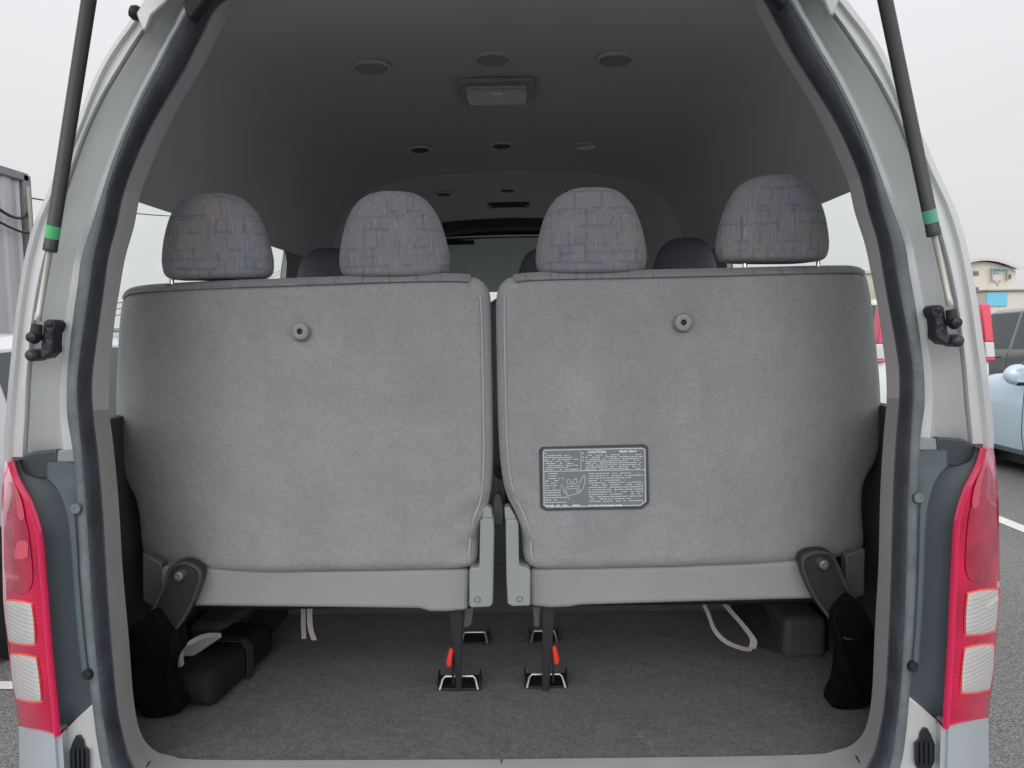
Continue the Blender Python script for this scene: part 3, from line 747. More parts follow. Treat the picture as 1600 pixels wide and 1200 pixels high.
# --- ceiling fittings
CEIL = 2.203
def ceil_z(x): return interp([(-.7, 2.075), (-.61, 2.135), (-.47, 2.175), (-.28, 2.195), (0, 2.205), (.28, 2.195), (.47, 2.175), (.61, 2.135)], x)
ring_m = mat('vent_ring_plastic', (.62, .62, .63), .45); ring0_m = mat('vent_disc_plastic', (.33, .335, .34), .5)
ventdark = mat('vent_grille_plastic', (.055, .057, .06), .4)
for ri, (vy, px3) in enumerate(((93, (580, 770, 962)), (227, (656, 784, 915)), (297, (693, 793, 893)))):
    for ci, px in enumerate(px3):
        yy = (93+(10 if ci == 0 else -2)+(0 if ci else -1)) if ri == 0 else vy+(4 if ci == 0 else -1)
        c = Pz(px, yy, ceil_z(.3 if ci != 1 else 0)-(.011 if ri == 2 else 0)); c.z = ceil_z(c.x)-.001-(.011 if ri == 2 else 0)
        rr_ = (.043, .038, .038)[ri]; tilt = Vector((-(c.x)*.10, 0, -1))
        m = MB(); m.lathe([(rr_*1.22, -.002), (rr_*1.2, .004), (rr_*1.1, .007), (rr_*1.0, .005), (rr_*.94, -.001)], c, tilt, 32)
        v = m.build('air_vent', ring_m if ri else mat('vent_ring_pale', (.46, .46, .47), .5), van)
        m = MB(); m.lathe([(0, .003), (rr_*.6, .004), (rr_*.93, .0015)], c, tilt, 28); m.build('vent_disc', ventdark if ri else ring0_m, v)
        m = MB(); 
        for k in range(-3, 4):
            xx = k*rr_*.26; ln = math.sqrt(max(0, (rr_*.9)**2-xx**2)); rot = Matrix.Rotation(R(25), 3, 'Z')
            tz = Vector((0, 0, -.006)); m.box(c+rot @ Vector((0, xx, 0))+tz, (2*ln, .002, .005), rot)
        m.build('vent_slats', chrome if (ri == 1 and ci == 2) else (ventdark if ri else ring0_m), v)
def dome(x, y0, y1, wd, z, name, nm2, dark=False):
    m = MB(); m.box((x, (y0+y1)/2, z-.006), (wd, (y1-y0), .016)); b = m.build(name, mat(name+'_base', (.30, .29, .285) if not dark else (.04, .04, .045), .4), van, bevel=.007, seg=3)
    m = MB(); m.box((x, (y0+y1)/2, z-.018), (wd*.82, (y1-y0)*.72, .014)); m.build(nm2, mat(nm2+'_m', (.36, .37, .36) if not dark else (.05, .05, .055), .18, coat=.8), b, bevel=.006, seg=4)
    return b
dl = dome(Pz(777, 150, CEIL).x, 2.18, 2.40, .222, CEIL-.001, 'dome_light', 'lamp_lens')
m = MB(); m.box((Pz(777, 150, CEIL).x, 2.255, CEIL-.026), (.035, .012, .004)); m.build('lamp_switch', chrome, dl, bevel=.001)
dome(Pz(795, 320, CEIL-.012).x, 4.22, 4.36, .235, CEIL-.012, 'front_dome_light', 'front_lamp_lens', True)
m = MB(); m.box(P(713, 379, 5.0), (.24, .02, .03)); m.build('rear_view_mirror', black, van, bevel=.008)

# ================================================================== REAR BENCH SEATS
def seatY(z): return 1.655-.055*(z-1.0)/.58
def wing(x):
    e_ = max(0, (abs(x-X0V)-.53)/.25); return .056*e_**2
def PS(px, py):
    """point of the seat back that the traced outline passes through"""
    p = PF(px, py, seatY)
    for _ in range(8): p = P(px, py, seatY(p.z)+wing(p.x)+.022)
    return p
def pillow(outl, yf, r, th, disp, nin=26, npt=200):
    o2 = resample(chaikin([Vector((p.x, 0, p.z)) for p in outl], 2), npt, True)
    n = len(o2); area = sum(o2[i].x*o2[(i+1) % n].z-o2[(i+1) % n].x*o2[i].z for i in range(n)); sgn = 1 if area > 0 else -1
    nrm = []
    for i in range(n):
        t = (o2[(i+2) % n]-o2[(i-2) % n]).normalized(); nrm.append(Vector((-t.z, 0, t.x))*sgn)
    def rg(off, dy, sc=None):
        out_ = []
        for i in range(n):
            p = o2[i]+nrm[i]*off
            if sc is not None: p = cen.lerp(p, sc)
            out_.append(Vector((p.x, yf(p.z)+dy+disp(p.x, p.z, off if sc is None else 1), p.z)))
        return out_
    cen = sum(o2, Vector())/n
    rings = [rg(.05, th), rg(.012, th-.012), rg(0, th-.04), rg(0, r)]
    for k in range(1, 8):
        a = k/7*math.pi/2; rings.append(rg(r*(1-math.cos(a)), r*(1-math.sin(a))))
    for k in range(1, nin+1): rings.append(rg(r, 0, max(.004, (1-k/nin))))
    m = MB(); m.loft(rings, closed_u=True)
    m.f.append([i for i in range(n)]); b = len(m.v)-n; m.f.append([b+i for i in range(n)][::-1])
    return m, o2, nrm

headprof = [(0, 0.02), (1.2, .28), (3.5, .40), (8, .51), (15, .62), (27, .735), (40, .815), (55, .88), (70, .93), (88, .975), (104, 1.0), (116, .995), (124, .972), (129, .93), (132.5, .85), (134, .70), (134.3, .3), (134.2, .02)]
def headrest_mesh(cx, y, ztop, scale=1.0, depth=.052, tilt=0.06):
    """rounded head restraint whose top is at ztop"""
    hwid = .1215*scale; px2m = .185/134*scale; rings = []
    pr = []
    for (a, b_), (c, d) in zip(headprof, headprof[1:]):
        for k in range(2): pr.append((lerp(a, c, k/2), lerp(b_, d, k/2)))
    pr.append(headprof[-1])
    for (t, wf) in pr:
        z = ztop-t*px2m; wv_ = hwid*wf; dd = depth*min(1, (wf*1.05))**.8
        yo = y+(ztop-z-.09)*tilt
        rings.append([Vector((cx+math.copysign(abs(math.cos(a))**.80, math.cos(a))*wv_, yo+math.copysign(abs(math.sin(a))**.85, math.sin(a))*dd, z+.0015*noise.noise(Vector((cx*9+math.cos(a), math.sin(a), z*30))))) for a in [2*math.pi*k/48 for k in range(48)]])
    m = MB(); m.loft(rings, closed_u=True); return m

def rear_bench(side_, outl, knob, label, head, posts_at, extra):
    pts = [PS(x, y) for x, y in outl]
    cxm = sum(p.x for p in pts)/len(pts)
    root = thing('bench_seat', (cxm, 1.85, FLOOR), label, 'seat', 'rear bench seats')
    kp = PF(knob[0], knob[1], seatY)
    inner_x = max(p.x for p in pts) if side_ < 0 else min(p.x for p in pts)
    outer_x = min(p.x for p in pts) if side_ < 0 else max(p.x for p in pts)
    def disp(x, z, off):
        d = math.hypot(x-kp.x, z-kp.z); v = .007*math.exp(-(d/.035)**2)+.003*math.exp(-(d/.09)**2)
        v += .010*noise.noise(Vector((x*2.6, z*2.4, side_*4)))+.0022*noise.noise(Vector((x*9+3, z*5, 2)))
        # bulge of the padding, flatter in the middle
        v -= .010*math.sin(min(1, max(0, (z-.86)/.7))*math.pi)
        # outer wing turns away from the viewer
        v += wing(x)
        # creases pulled towards the hinge
        dx = abs(x-inner_x); dz = z-1.02
        if dx < .3: v += .008*math.sin((dz*1.2+dx*.9)*70)*math.exp(-(dx/.09)**2)*math.exp(-(dz/.10)**2)
        if z < .99: v += .006*math.sin((x+z*.7)*60)*math.exp(-((z-.90)/.045)**2)*noise.noise(Vector((x*6, 0, 1)))
        return v
    m, o2, nrm = pillow(pts, seatY, .028, .115, disp)
    back = m.build('backrest', seat_m, root, smooth=80)
    # patterned strip of the front cover wrapped over the top edge
    idx = [i for i, p in enumerate(o2) if p.z > 1.0 and nrm[i].z < -.6]
    idx.sort(key=lambda i: o2[i].x)
    idx = [i for i in idx if abs(o2[i].x-inner_x) > .030]
    cs = []
    for off, dy in ((-.003, .10), (-.004, .05), (-.0035, .024), (-.0005, .012), (.005, .003), (.010, -.001), (.0145, -.0025), (.0155, .001)):
        cs.append([Vector((o2[i].x+nrm[i].x*off, seatY(o2[i].z)+dy+disp(o2[i].x, o2[i].z, off), o2[i].z+nrm[i].z*off)) for i in idx])
    m = MB(); m.loft(cs); m.build('top_cover', pattern_m, root, smooth=80)
    # piping down the inner edge
    idx = [i for i, p in enumerate(o2) if abs(p.x-inner_x) < .075 and .9 < p.z and (p.z < 1.56)]
    idx = [i for i in idx if (nrm[i].x*(-side_) < -.3)]
    idx.sort(key=lambda i: -o2[i].z)
    if len(idx) > 3:
        path = [Vector((o2[i].x+nrm[i].x*.019, seatY(o2[i].z)+disp(o2[i].x, o2[i].z, 0)-.001, o2[i].z+nrm[i].z*.019)) for i in idx]
        m = MB(); m.tube(path, .0019, 6); m.build('piping', mat('piping_cord', (.42, .40, .41), .8), back)
    # knob
    ky = seatY(kp.z)+disp(kp.x, kp.z, 1)
    m = MB(); m.lathe([(.0, -.009), (.0062, -.009), (.0065, -.018), (.012, -.0195), (.0175, -.017), (.0205, -.010), (.0205, .004), (.016, .006)], (kp.x, ky, kp.z), (0, 1, 0), 32)
    kb = m.build('stop_knob', mat('knob_plastic', (.27, .26, .25), .5), root)
    m = MB(); m.lathe([(0, -.013), (.004, -.013), (.006, -.0105)], (kp.x, ky, kp.z), (0, 1, 0), 16); m.build('knob_screw', black, kb)
    # head restraints
    for hi, (hx, hy0) in enumerate(head):
        c = P(hx, hy0, 1.64)
        hm = headrest_mesh(c.x, 1.645, c.z)
        h = hm.build('headrest', pattern_m, root, smooth=80)
        if posts_at[hi]:
            for px_, py_, lo in posts_at[hi]:
                q = P(px_, py_, 1.645); m = MB(); m.tube([Vector((q.x, 1.645, q.z+.04)), Vector((q.x, 1.645, q.z-.05))], .0052, 12)
                m.build('headrest_post', chrome, root)
                m = MB(); m.lathe([(.010, 0), (.010, .012), (.0055, .014)], (q.x+.0, 1.645, q.z-.024), (0, 0, 1), 14); m.build('post_guide', black, root)
            # side seam of the outer restraints
            s = -side_; sm = []
            for t in range(14, 130, 4):
                wf = interp(headprof, t); z = c.z-t*.185/134; 
                xx = c.x+s*.1215*wf*.50; a_ = math.acos(min(1, .50**(1/.8))); yy = 1.645+(c.z-z-.09)*.06-(math.sin(a_)**.85)*.052*min(1, wf*1.05)**.8
                sm.append(Vector((xx, yy-.0004, z)))
            m = MB(); m.tube(sm, .0013, 6); m.build('seam', mat('seam_thread', (.30, .29, .31), .9), h)
    extra(root)
    return root

def px_prism(pts, Y, th, depth_dir=1): 
    m = MB(); m.prism([P(x, y, Y) for x, y in pts], (0, th, 0)); return m

outL = [(186, 560), (190, 480), (196, 456), (212, 448), (300, 443), (480, 436), (640, 430), (715, 429), (742, 432), (759, 443), (766, 462), (768, 560), (771, 700), (767, 778), (754, 806), (748, 835), (747, 872), (742, 884), (700, 889), (520, 891), (330, 888), (285, 884), (256, 884), (236, 872), (224, 860), (222, 800), (217, 775), (200, 745), (190, 710), (184, 640)]
outR = [(776, 560), (774, 470), (779, 446), (793, 433), (825, 427), (1000, 424), (1180, 420), (1300, 417), (1336, 417), (1350, 424), (1357, 450), (1364, 530), (1373, 610), (1373, 690), (1362, 725), (1345, 748), (1342, 790), (1348, 845), (1340, 862), (1320, 868), (1290, 872), (1250, 874), (1050, 884), (850, 889), (826, 884), (817, 868), (815, 825), (806, 800), (789, 772), (779, 700)]

arm_m = mat('support_arm_paint', (.022, .024, .028), .45, bump=[(120, .1, 3)], rvar=.1, vs=25)
def leg_arm(root, up, lo, bolt, sgn):
    up = [(p.x, p.y) for p in chaikin([Vector((x, y, 0)) for x, y in up], 1)]
    m = px_prism(up, 1.632, .03); a = m.build('support_arm', arm_m, root, bevel=.004)
    # raised rim round the arm
    q = [P(x, y, 1.630) for x, y in up]; n = len(q); cen = sum(q, Vector())/n
    q = chaikin(q, 1); pth = [cen.lerp(p, .93) for p in q]; pth.append(pth[0])
    m = MB(); m.tube(pth, .0045, 8, caps=False); m.build('arm_rim', mat('arm_rim_plastic', (.05, .053, .057), .45), a)
    c = P(bolt[0], bolt[1], 1.622)
    m = MB(); m.lathe([(0, -.006), (.005, -.006), (.0055, -.009), (.010, -.008), (.0115, 0), (.0115, .012)], c, (0, 1, 0), 18); m.build('bolt', screw_m, a)
    yb_ = max(y for x, y in lo); yt_ = min(y for x, y in lo); Yf = Pz(bolt[0], yb_, FLOOR).y
    q = chaikin([P(x, y, lerp(1.604, Yf, max(0, (y-yt_)/(yb_-yt_)-.5)/.5)) for x, y in lo], 2)
    m = MB(); m.prism(q, (0, .05, 0)); m.build('leg_cover', blackfelt, root, bevel=.012, seg=3)

def strut_leg(root, top, bot, lever, sgn):
    # tapering steel leg down to the floor striker, with the red latch lever
    a0, a1 = P(top[0], top[2], 1.70), P(top[1], top[2], 1.70); fl_ = Pz((bot[0]+bot[1])/2, bot[2], FLOOR)
    b0, b1 = P(bot[0], bot[2], fl_.y), P(bot[1], bot[2], fl_.y)
    m = MB(); m.add([a0, a1, b1, b0]+[p+Vector((0, .03, 0)) for p in (a0, a1, b1, b0)], [[0, 1, 2, 3], [7, 6, 5, 4], [0, 4, 5, 1], [1, 5, 6, 2], [2, 6, 7, 3], [3, 7, 4, 0]])
    l = m.build('leg', blackmetal, root, bevel=.003)
    c = P(lever[0], lever[1], 1.765)
    m = MB(); m.tube([c+Vector((.003*sgn, 0, .022)), c+Vector((.0, 0, .008)), c+Vector((-.004*sgn, -.002, -.012)), c+Vector((-.003*sgn, -.002, -.022))], [.005, .0065, .008, .006], 10)
    m.build('latch_lever', redplastic, l)
    m = MB(); m.tube([c+Vector((.004*sgn, .01, .03)), c+Vector((.004*sgn, .01, -.075))], .003, 8); m.build('latch_rod', black, l)

def extraL(root):
    m = px_prism([(250, 886), (500, 893), (733, 890), (731, 954), (700, 957), (672, 957), (655, 952), (300, 948), (250, 944)], 1.672, .05)
    m.build('lower_panel', skirt_m, root, bevel=.010, seg=4)
    h = px_prism([(750, 814), (756, 810), (771, 811), (772, 830), (770, 944), (765, 949), (735, 950), (733, 945), (733, 892), (736, 888), (749, 887)], 1.640, .06).build('hinge_cover', hinge_m, root, bevel=.004, seg=3)
    m = MB(); c = P(746, 937, 1.640); m.lathe([(0, .003), (.004, .003), (.005, -.001), (.0075, -.001), (.0085, .003)], c, (0, 1, 0), 18); m.build('screw', screw_m, h)
    px_prism([(754, 795), (760, 790), (768, 796), (770, 812), (753, 812)], 1.652, .04).build('hinge_cap', hinge_m, root, bevel=.003)
    px_prism([(222, 864), (236, 872), (252, 880), (254, 947), (240, 949), (223, 940)], 1.69, .03).build('side_bracket', mat('bracket_plastic', (.11, .11, .12), .5), root, bevel=.003)
    leg_arm(root, [(262, 892), (269, 881), (290, 875), (309, 883), (317, 895), (311, 918), (300, 948), (281, 978), (262, 1005), (222, 990), (241, 943), (256, 912)],
            [(196, 985), (220, 971), (240, 950), (262, 990), (276, 988), (281, 1018), (264, 1037), (262, 1060), (268, 1085), (286, 1105), (283, 1116), (237, 1124), (220, 1118), (208, 1092), (199, 1040)], (281, 899), 1)
    strut_leg(root, (702, 722, 952), (713, 721, 1081), (704, 1026), 1)
    # thin gap piece of the seat frame behind the leg
    px_prism([(727, 950), (740, 950), (737, 975), (731, 981), (723, 981)], 1.80, .02).build('frame_tongue', mat('tongue_steel', (.16, .17, .175), .5, .2), root, bevel=.003)
    m = MB(); m.ribbon([P(474, 950, 1.90), P(474, 975, 1.90), P(475, 998, 1.90)], (.012, 0, 0), .002); m.ribbon(catmull([P(484, 950, 1.88), P(484, 970, 1.88), P(486, 985, 1.87), P(491, 1000, 1.87)], 4), (.014, 0, 0), .002)
    m.build('strap', strap_m, root)
    m = MB(); m.box((root.location.x+.02, 1.99, .92), (.70, .46, .14)); m.build('seat_cushion', pattern_m, root, bevel=.04, seg=4)
    m = MB(); m.box((root.location.x+.02, 1.99, .83), (.66, .46, .05)); m.build('cushion_pan', black, root, bevel=.01)
def extraR(root):
    m = px_prism([(828, 890), (1050, 886), (1290, 876), (1305, 874), (1303, 936), (1100, 941), (905, 947), (890, 950), (862, 951), (829, 948)], 1.672, .05)
    m.build('lower_panel', skirt_m, root, bevel=.010, seg=4)
    h = px_prism([(790, 812), (806, 812), (810, 818), (811, 884), (825, 888), (829, 893), (829, 947), (800, 948), (793, 944), (791, 900)], 1.640, .06).build('hinge_cover', hinge_m, root, bevel=.004, seg=3)
    m = MB(); c = P(812, 936, 1.640); m.lathe([(0, .003), (.004, .003), (.005, -.001), (.0075, -.001), (.0085, .003)], c, (0, 1, 0), 18); m.build('screw', screw_m, h)
    px_prism([(788, 793), (796, 792), (806, 808), (806, 813), (789, 813)], 1.652, .04).build('hinge_cap', hinge_m, root, bevel=.003)
    px_prism([(1322, 868), (1352, 858), (1351, 930), (1335, 936), (1322, 932)], 1.69, .03).build('side_bracket', mat('bracket_plastic', (.11, .11, .12), .5), root, bevel=.003)
    leg_arm(root, [(1250, 870), (1265, 860), (1294, 859), (1304, 869), (1325, 918), (1345, 950), (1352, 990), (1322, 1010), (1296, 966), (1272, 937), (1252, 890)],
            [(1322, 935), (1336, 931), (1372, 985), (1372, 1085), (1354, 1110), (1298, 1110), (1300, 1090), (1311, 1072), (1317, 1024), (1308, 985), (1298, 966)], (1286, 881), -1)
    strut_leg(root, (848, 867, 948), (847, 858, 1081), (867, 1022), -1)
    px_prism([(832, 948), (845, 948), (843, 980), (835, 980)], 1.80, .02).build('frame_tongue', mat('tongue_steel', (.16, .17, .175), .5, .2), root, bevel=.003)
    pth = [P(1100, 944, 1.90), P(1108, 962, 1.89), P(1117, 985, 1.88), P(1135, 1003, 1.87), P(1160, 1013, 1.87), P(1175, 1015, 1.87)]
    m = MB(); m.ribbon(catmull(pth, 5), (.006, -.004, .010), .002)
    m.ribbon(catmull([P(1175, 1013, 1.87), P(1177, 1000, 1.88), P(1165, 982, 1.89), P(1146, 960, 1.90), P(1132, 944, 1.91)], 5), (.018, 0, -.004), .002)
    m.build('strap', strap_m, root)
    m = MB(); m.box((root.location.x-.02, 1.99, .92), (.70, .46, .14)); m.build('seat_cushion', pattern_m, root, bevel=.04, seg=4)
    m = MB(); m.box((root.location.x-.02, 1.99, .83), (.66, .46, .05)); m.build('cushion_pan', black, root, bevel=.01)
    caution_label(root)

def caution_label(root):
    def Q(x, y, dy=0): p = PF(x, y, seatY); return p+Vector((0, -.0125+dy, 0))
    m = MB(); pts = [(842, 702), (846, 697), (1005, 693), (1011, 697), (1013, 783), (1002, 793), (852, 796), (844, 791)]
    m.prism([Q(*p) for p in pts], (0, .004, 0)); lb = m.build('caution_label', mat('label_border_dark', (.055, .07, .08), .4), root, bevel=.0008)
    m = MB(); m.prism([Q(*p, -.0004) for p in [(847, 704), (850, 700), (1003, 697), (1008, 700), (1009, 782), (1000, 789), (854, 792), (848, 788)]], (0, .001, 0))
    m.build('label_sheet', mat('label_sheet_grey', (.19, .21, .225), .35), lb)
    # printing: frame, headings, rows of fine print, seat diagram
    pr = MB()
    def bar(x0, y0, x1, y1, wpx=.8):
        a, b_ = Q(x0, y0, -.0009), Q(x1, y1, -.0009); t = (b_-a); nn = Vector((-t.z, 0, t.x)).normalized()*wpx*.00071
        pr.add([a-nn, b_-nn, b_+nn, a+nn], [[0, 1, 2, 3]])
    fr = [(849, 704), (851, 702), (1002, 699), (1006, 701), (1007, 781), (999, 787), (855, 790), (850, 787), (849, 704)]
    for a, b_ in zip(fr, fr[1:]): bar(*a, *b_, .9)
    bar(850, 735, 1006, 732, .7); bar(907, 703, 907, 735, .6)
    rnd = random.Random(5)
    def fine(x0, x1, y, h=.95, dens=.78):
        x = x0
        while x < x1:
            l_ = rnd.uniform(1.2, 5.5)
            if rnd.random() < dens: bar(x, y-.018*(x-850), min(x1, x+l_), y-.018*(min(x1, x+l_)-850), h)
            x += l_+rnd.uniform(.5, 1.3)
    for k in range(8): fine(853, rnd.choice([894, 903, 888]), 710.5+k*3.1)
    for k in range(8): fine(914, rnd.choice([1003, 1000, 990]), 711+k*3.1)
    for k in range(13): fine(852, rnd.choice([872, 885, 880, 876]), 738.5+k*3.7)
    for k in range(13): fine(919 if k < 9 else 920, rnd.choice([1003, 1002, 996, 985]), 739.5+k*3.6)
    for y in (707, 713, 718): bar(850.8, y, 852.3, y, 1.8); bar(909.5, y-.5, 911, y-.5, 1.8)
    # rough seat diagram
    for a, b_ in [((884, 759), (903, 757)), ((903, 757), (904, 768)), ((904, 768), (886, 773)), ((886, 773), (884, 759)), ((887, 762), (900, 761)), ((900, 761), (901, 766)),
                  ((904, 755), (908, 746)), ((908, 746), (912, 741)), ((912, 741), (914, 745)), ((914, 745), (911, 760)), ((904, 768), (911, 760)), ((880, 764), (884, 771)), ((886, 773), (888, 778)), ((879, 759), (882, 767)), ((893, 757), (893, 752))]: bar(*a, *b_, .6)
    for hx_, hy_ in ((888, 751), (898, 750)):
        q_ = [(hx_+3.4*math.cos(t/8*2*math.pi), hy_+3.8*math.sin(t/8*2*math.pi)) for t in range(9)]
        for a, b_ in zip(q_, q_[1:]): bar(*a, *b_, .55)
    def txt(s, x, y, size, sx=1.0):
        cu = bpy.data.curves.new('t', 'FONT'); cu.body = s; cu.size = size; cu.offset = .00022
        o = bpy.data.objects.new('t', cu); col.objects.link(o); bpy.context.view_layer.update()
        me = bpy.data.meshes.new_from_object(o.evaluated_get(bpy.context.evaluated_depsgraph_get())); base = Q(x, y, -.0011); ang = -.018*-1
        vs = [base+Vector((v.co.x*sx, 0, v.co.y+v.co.x*sx*.0)) for v in me.vertices]
        pr.add(vs, [list(p.vertices) for p in me.polygons])
        bpy.data.objects.remove(o); bpy.data.curves.remove(cu); bpy.data.meshes.remove(me)
    txt('CAUTION', 918, 706.5, .0076, 1.15); txt('REAR SEAT', 966, 705.5, .0070, 1.15)
    txt("See Owner's Manual for details.", 919, 789, .0060, .98)
    fine(853, 906, 788, 1.6, .85)
    pr.build('label_print', mat('label_print_white', (.78, .82, .83), .5), lb, smooth=0, fix=False)

rear_bench(-1, outL, (471, 518), 'grey double rear seat with its plain back, left of the two', [(0, 0)][:0] or None, None, None) if False else None
seatL = rear_bench(-1, outL, (471, 518), 'left grey rear bench seat without a sticker on its back', 'x', [], extraL) if False else \
    rear_bench(-1, outL, (471, 518), 'grey rear bench seat with no sticker on its back, black box under it', [(334, 303), (613, 300)], [[(268, 437, 0), (376, 433, 0)], None], extraL)
seatR = rear_bench(1, outR, (1067, 504), 'grey rear bench seat with a caution sticker on its back', [(923, 294), (1209, 275)], [None, [(1164, 412, 0), (1279, 410, 0)]], extraR)

# centre hinge pieces between the seats
ctr = MB(); ctr.prism([P(x, y, 1.70) for x, y in [(768, 795), (771, 775), (777, 770), (783, 775), (788, 795), (787, 822), (772, 822)]], (0, .05, 0))
ctr.build('centre_catch', mat('catch_plastic', (.075, .078, .09), .5), seatL, bevel=.004)

# floor strikers for the seat legs
def striker(cx_, cy_, wpx, parent):
    c = Pz(cx_, cy_, FLOOR); w_ = wpx*c.y/FPX/2
    m = MB(); m.box((c.x, c.y+.02, FLOOR+.002), (2*w_+.012, .075, .008))
    for sg in (-1, 1): m.box((c.x+sg*(w_+.004), c.y+.008, FLOOR+.020), (.004, .045, .030))
    b = m.build('floor_striker', black, parent, bevel=.003)
    m = MB(); z0 = FLOOR+.004
    m.tube([Vector((c.x-w_, c.y-.022, z0)), Vector((c.x-w_*.86, c.y-.005, z0+.020)), Vector((c.x-w_*.72, c.y, z0+.026)), Vector((c.x+w_*.72, c.y, z0+.026)), Vector((c.x+w_*.86, c.y-.005, z0+.020)), Vector((c.x+w_, c.y-.022, z0))], .0042, 10)
    m.build('striker_loop', zinc, b)
striker(718, 1074, 62, van); striker(853, 1071, 62, van); striker(742, 1003, 42, van); striker(850, 1001, 42, van)

# second row seats ahead, seen over the backrests
proto = None
for hx, ht, lb in ((512, 388, 'dark second-row seat head by the left window, behind the second headrest'), (857, 386, 'dark second-row seat head half hidden by the third headrest'), (1070, 372, 'dark second-row seat head showing between the two right headrests')):
    c = P(hx, ht, 2.76)
    if proto is None:
        proto = thing('passenger_seat', (c.x, 2.95, FLOOR+.16), lb, 'seat', 'second-row seats')
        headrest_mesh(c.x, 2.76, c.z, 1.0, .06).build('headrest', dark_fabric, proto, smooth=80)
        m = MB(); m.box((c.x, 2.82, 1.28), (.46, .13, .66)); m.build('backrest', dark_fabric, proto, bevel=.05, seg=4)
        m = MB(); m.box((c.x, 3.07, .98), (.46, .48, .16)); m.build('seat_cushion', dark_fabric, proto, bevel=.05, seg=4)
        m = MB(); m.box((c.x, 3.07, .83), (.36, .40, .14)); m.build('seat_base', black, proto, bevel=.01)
        pz = c.z
    else:
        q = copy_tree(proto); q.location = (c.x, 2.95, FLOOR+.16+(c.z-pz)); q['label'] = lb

# black padded bag on the carpet
a = Pz(292, 1096, FLOOR+.03); b_ = Pz(398, 1005, FLOOR+.03); d = (b_-a); d.z = 0; L_ = d.length; d.normalize(); ang = math.atan2(d.y, d.x)
bag = MB(); sx = Vector((-d.y, d.x, 0)); cs = []
for i in range(25):
    t = i/24; e_ = min(1, min(t, 1-t)*9)**.45; hw_ = .064*(.85+.15*e_)*(1 if abs(t-.55) > .03 else .93); hh_ = .046*(.6+.4*e_)*(1 if abs(t-.55) > .03 else .88)
    p = a+d*L_*t; rr_ = []
    for k in range(20):
        an = 2*math.pi*k/20; cxx = math.copysign(abs(math.cos(an))**.32, math.cos(an)); szz = math.copysign(abs(math.sin(an))**.32, math.sin(an))
        rr_.append(Vector((p.x, p.y, FLOOR+.055))+sx*cxx*hw_+Vector((0, 0, szz*hh_+.004*noise.noise(Vector((t*8, k*.5, 0))))))
    cs.append(rr_)
bag.loft(cs, closed_u=True); bag.f += [[k for k in range(20)][::-1], [24*20+k for k in range(20)]]
bagm = mat('bag_fabric', (.014, .012, .014), .8, spec=.25, bump=[(90, .4, 4)], var=.4, vs=15)
bg_ = thing('tool_bag', tuple((a+b_)/2-Vector((0, 0, .03))), 'long black fabric bag on the carpet beside the left wheel arch', 'bag')
bag.build('bag_body', bagm, bg_, smooth=70)
m = MB(); cc = a+d*L_*.55; cc.z = FLOOR+.055; m.ribbon([cc+sx*(-.066)+Vector((0, 0, -.05)), cc+sx*(-.068)+Vector((0, 0, .03)), cc+sx*(-.05)+Vector((0, 0, .052)), cc+sx*.05+Vector((0, 0, .052)), cc+sx*.066+Vector((0, 0, .03))], d*.03, .003)
m.build('bag_strap', mat('bag_strap_fabric', (.03, .027, .03), .7), bg_)

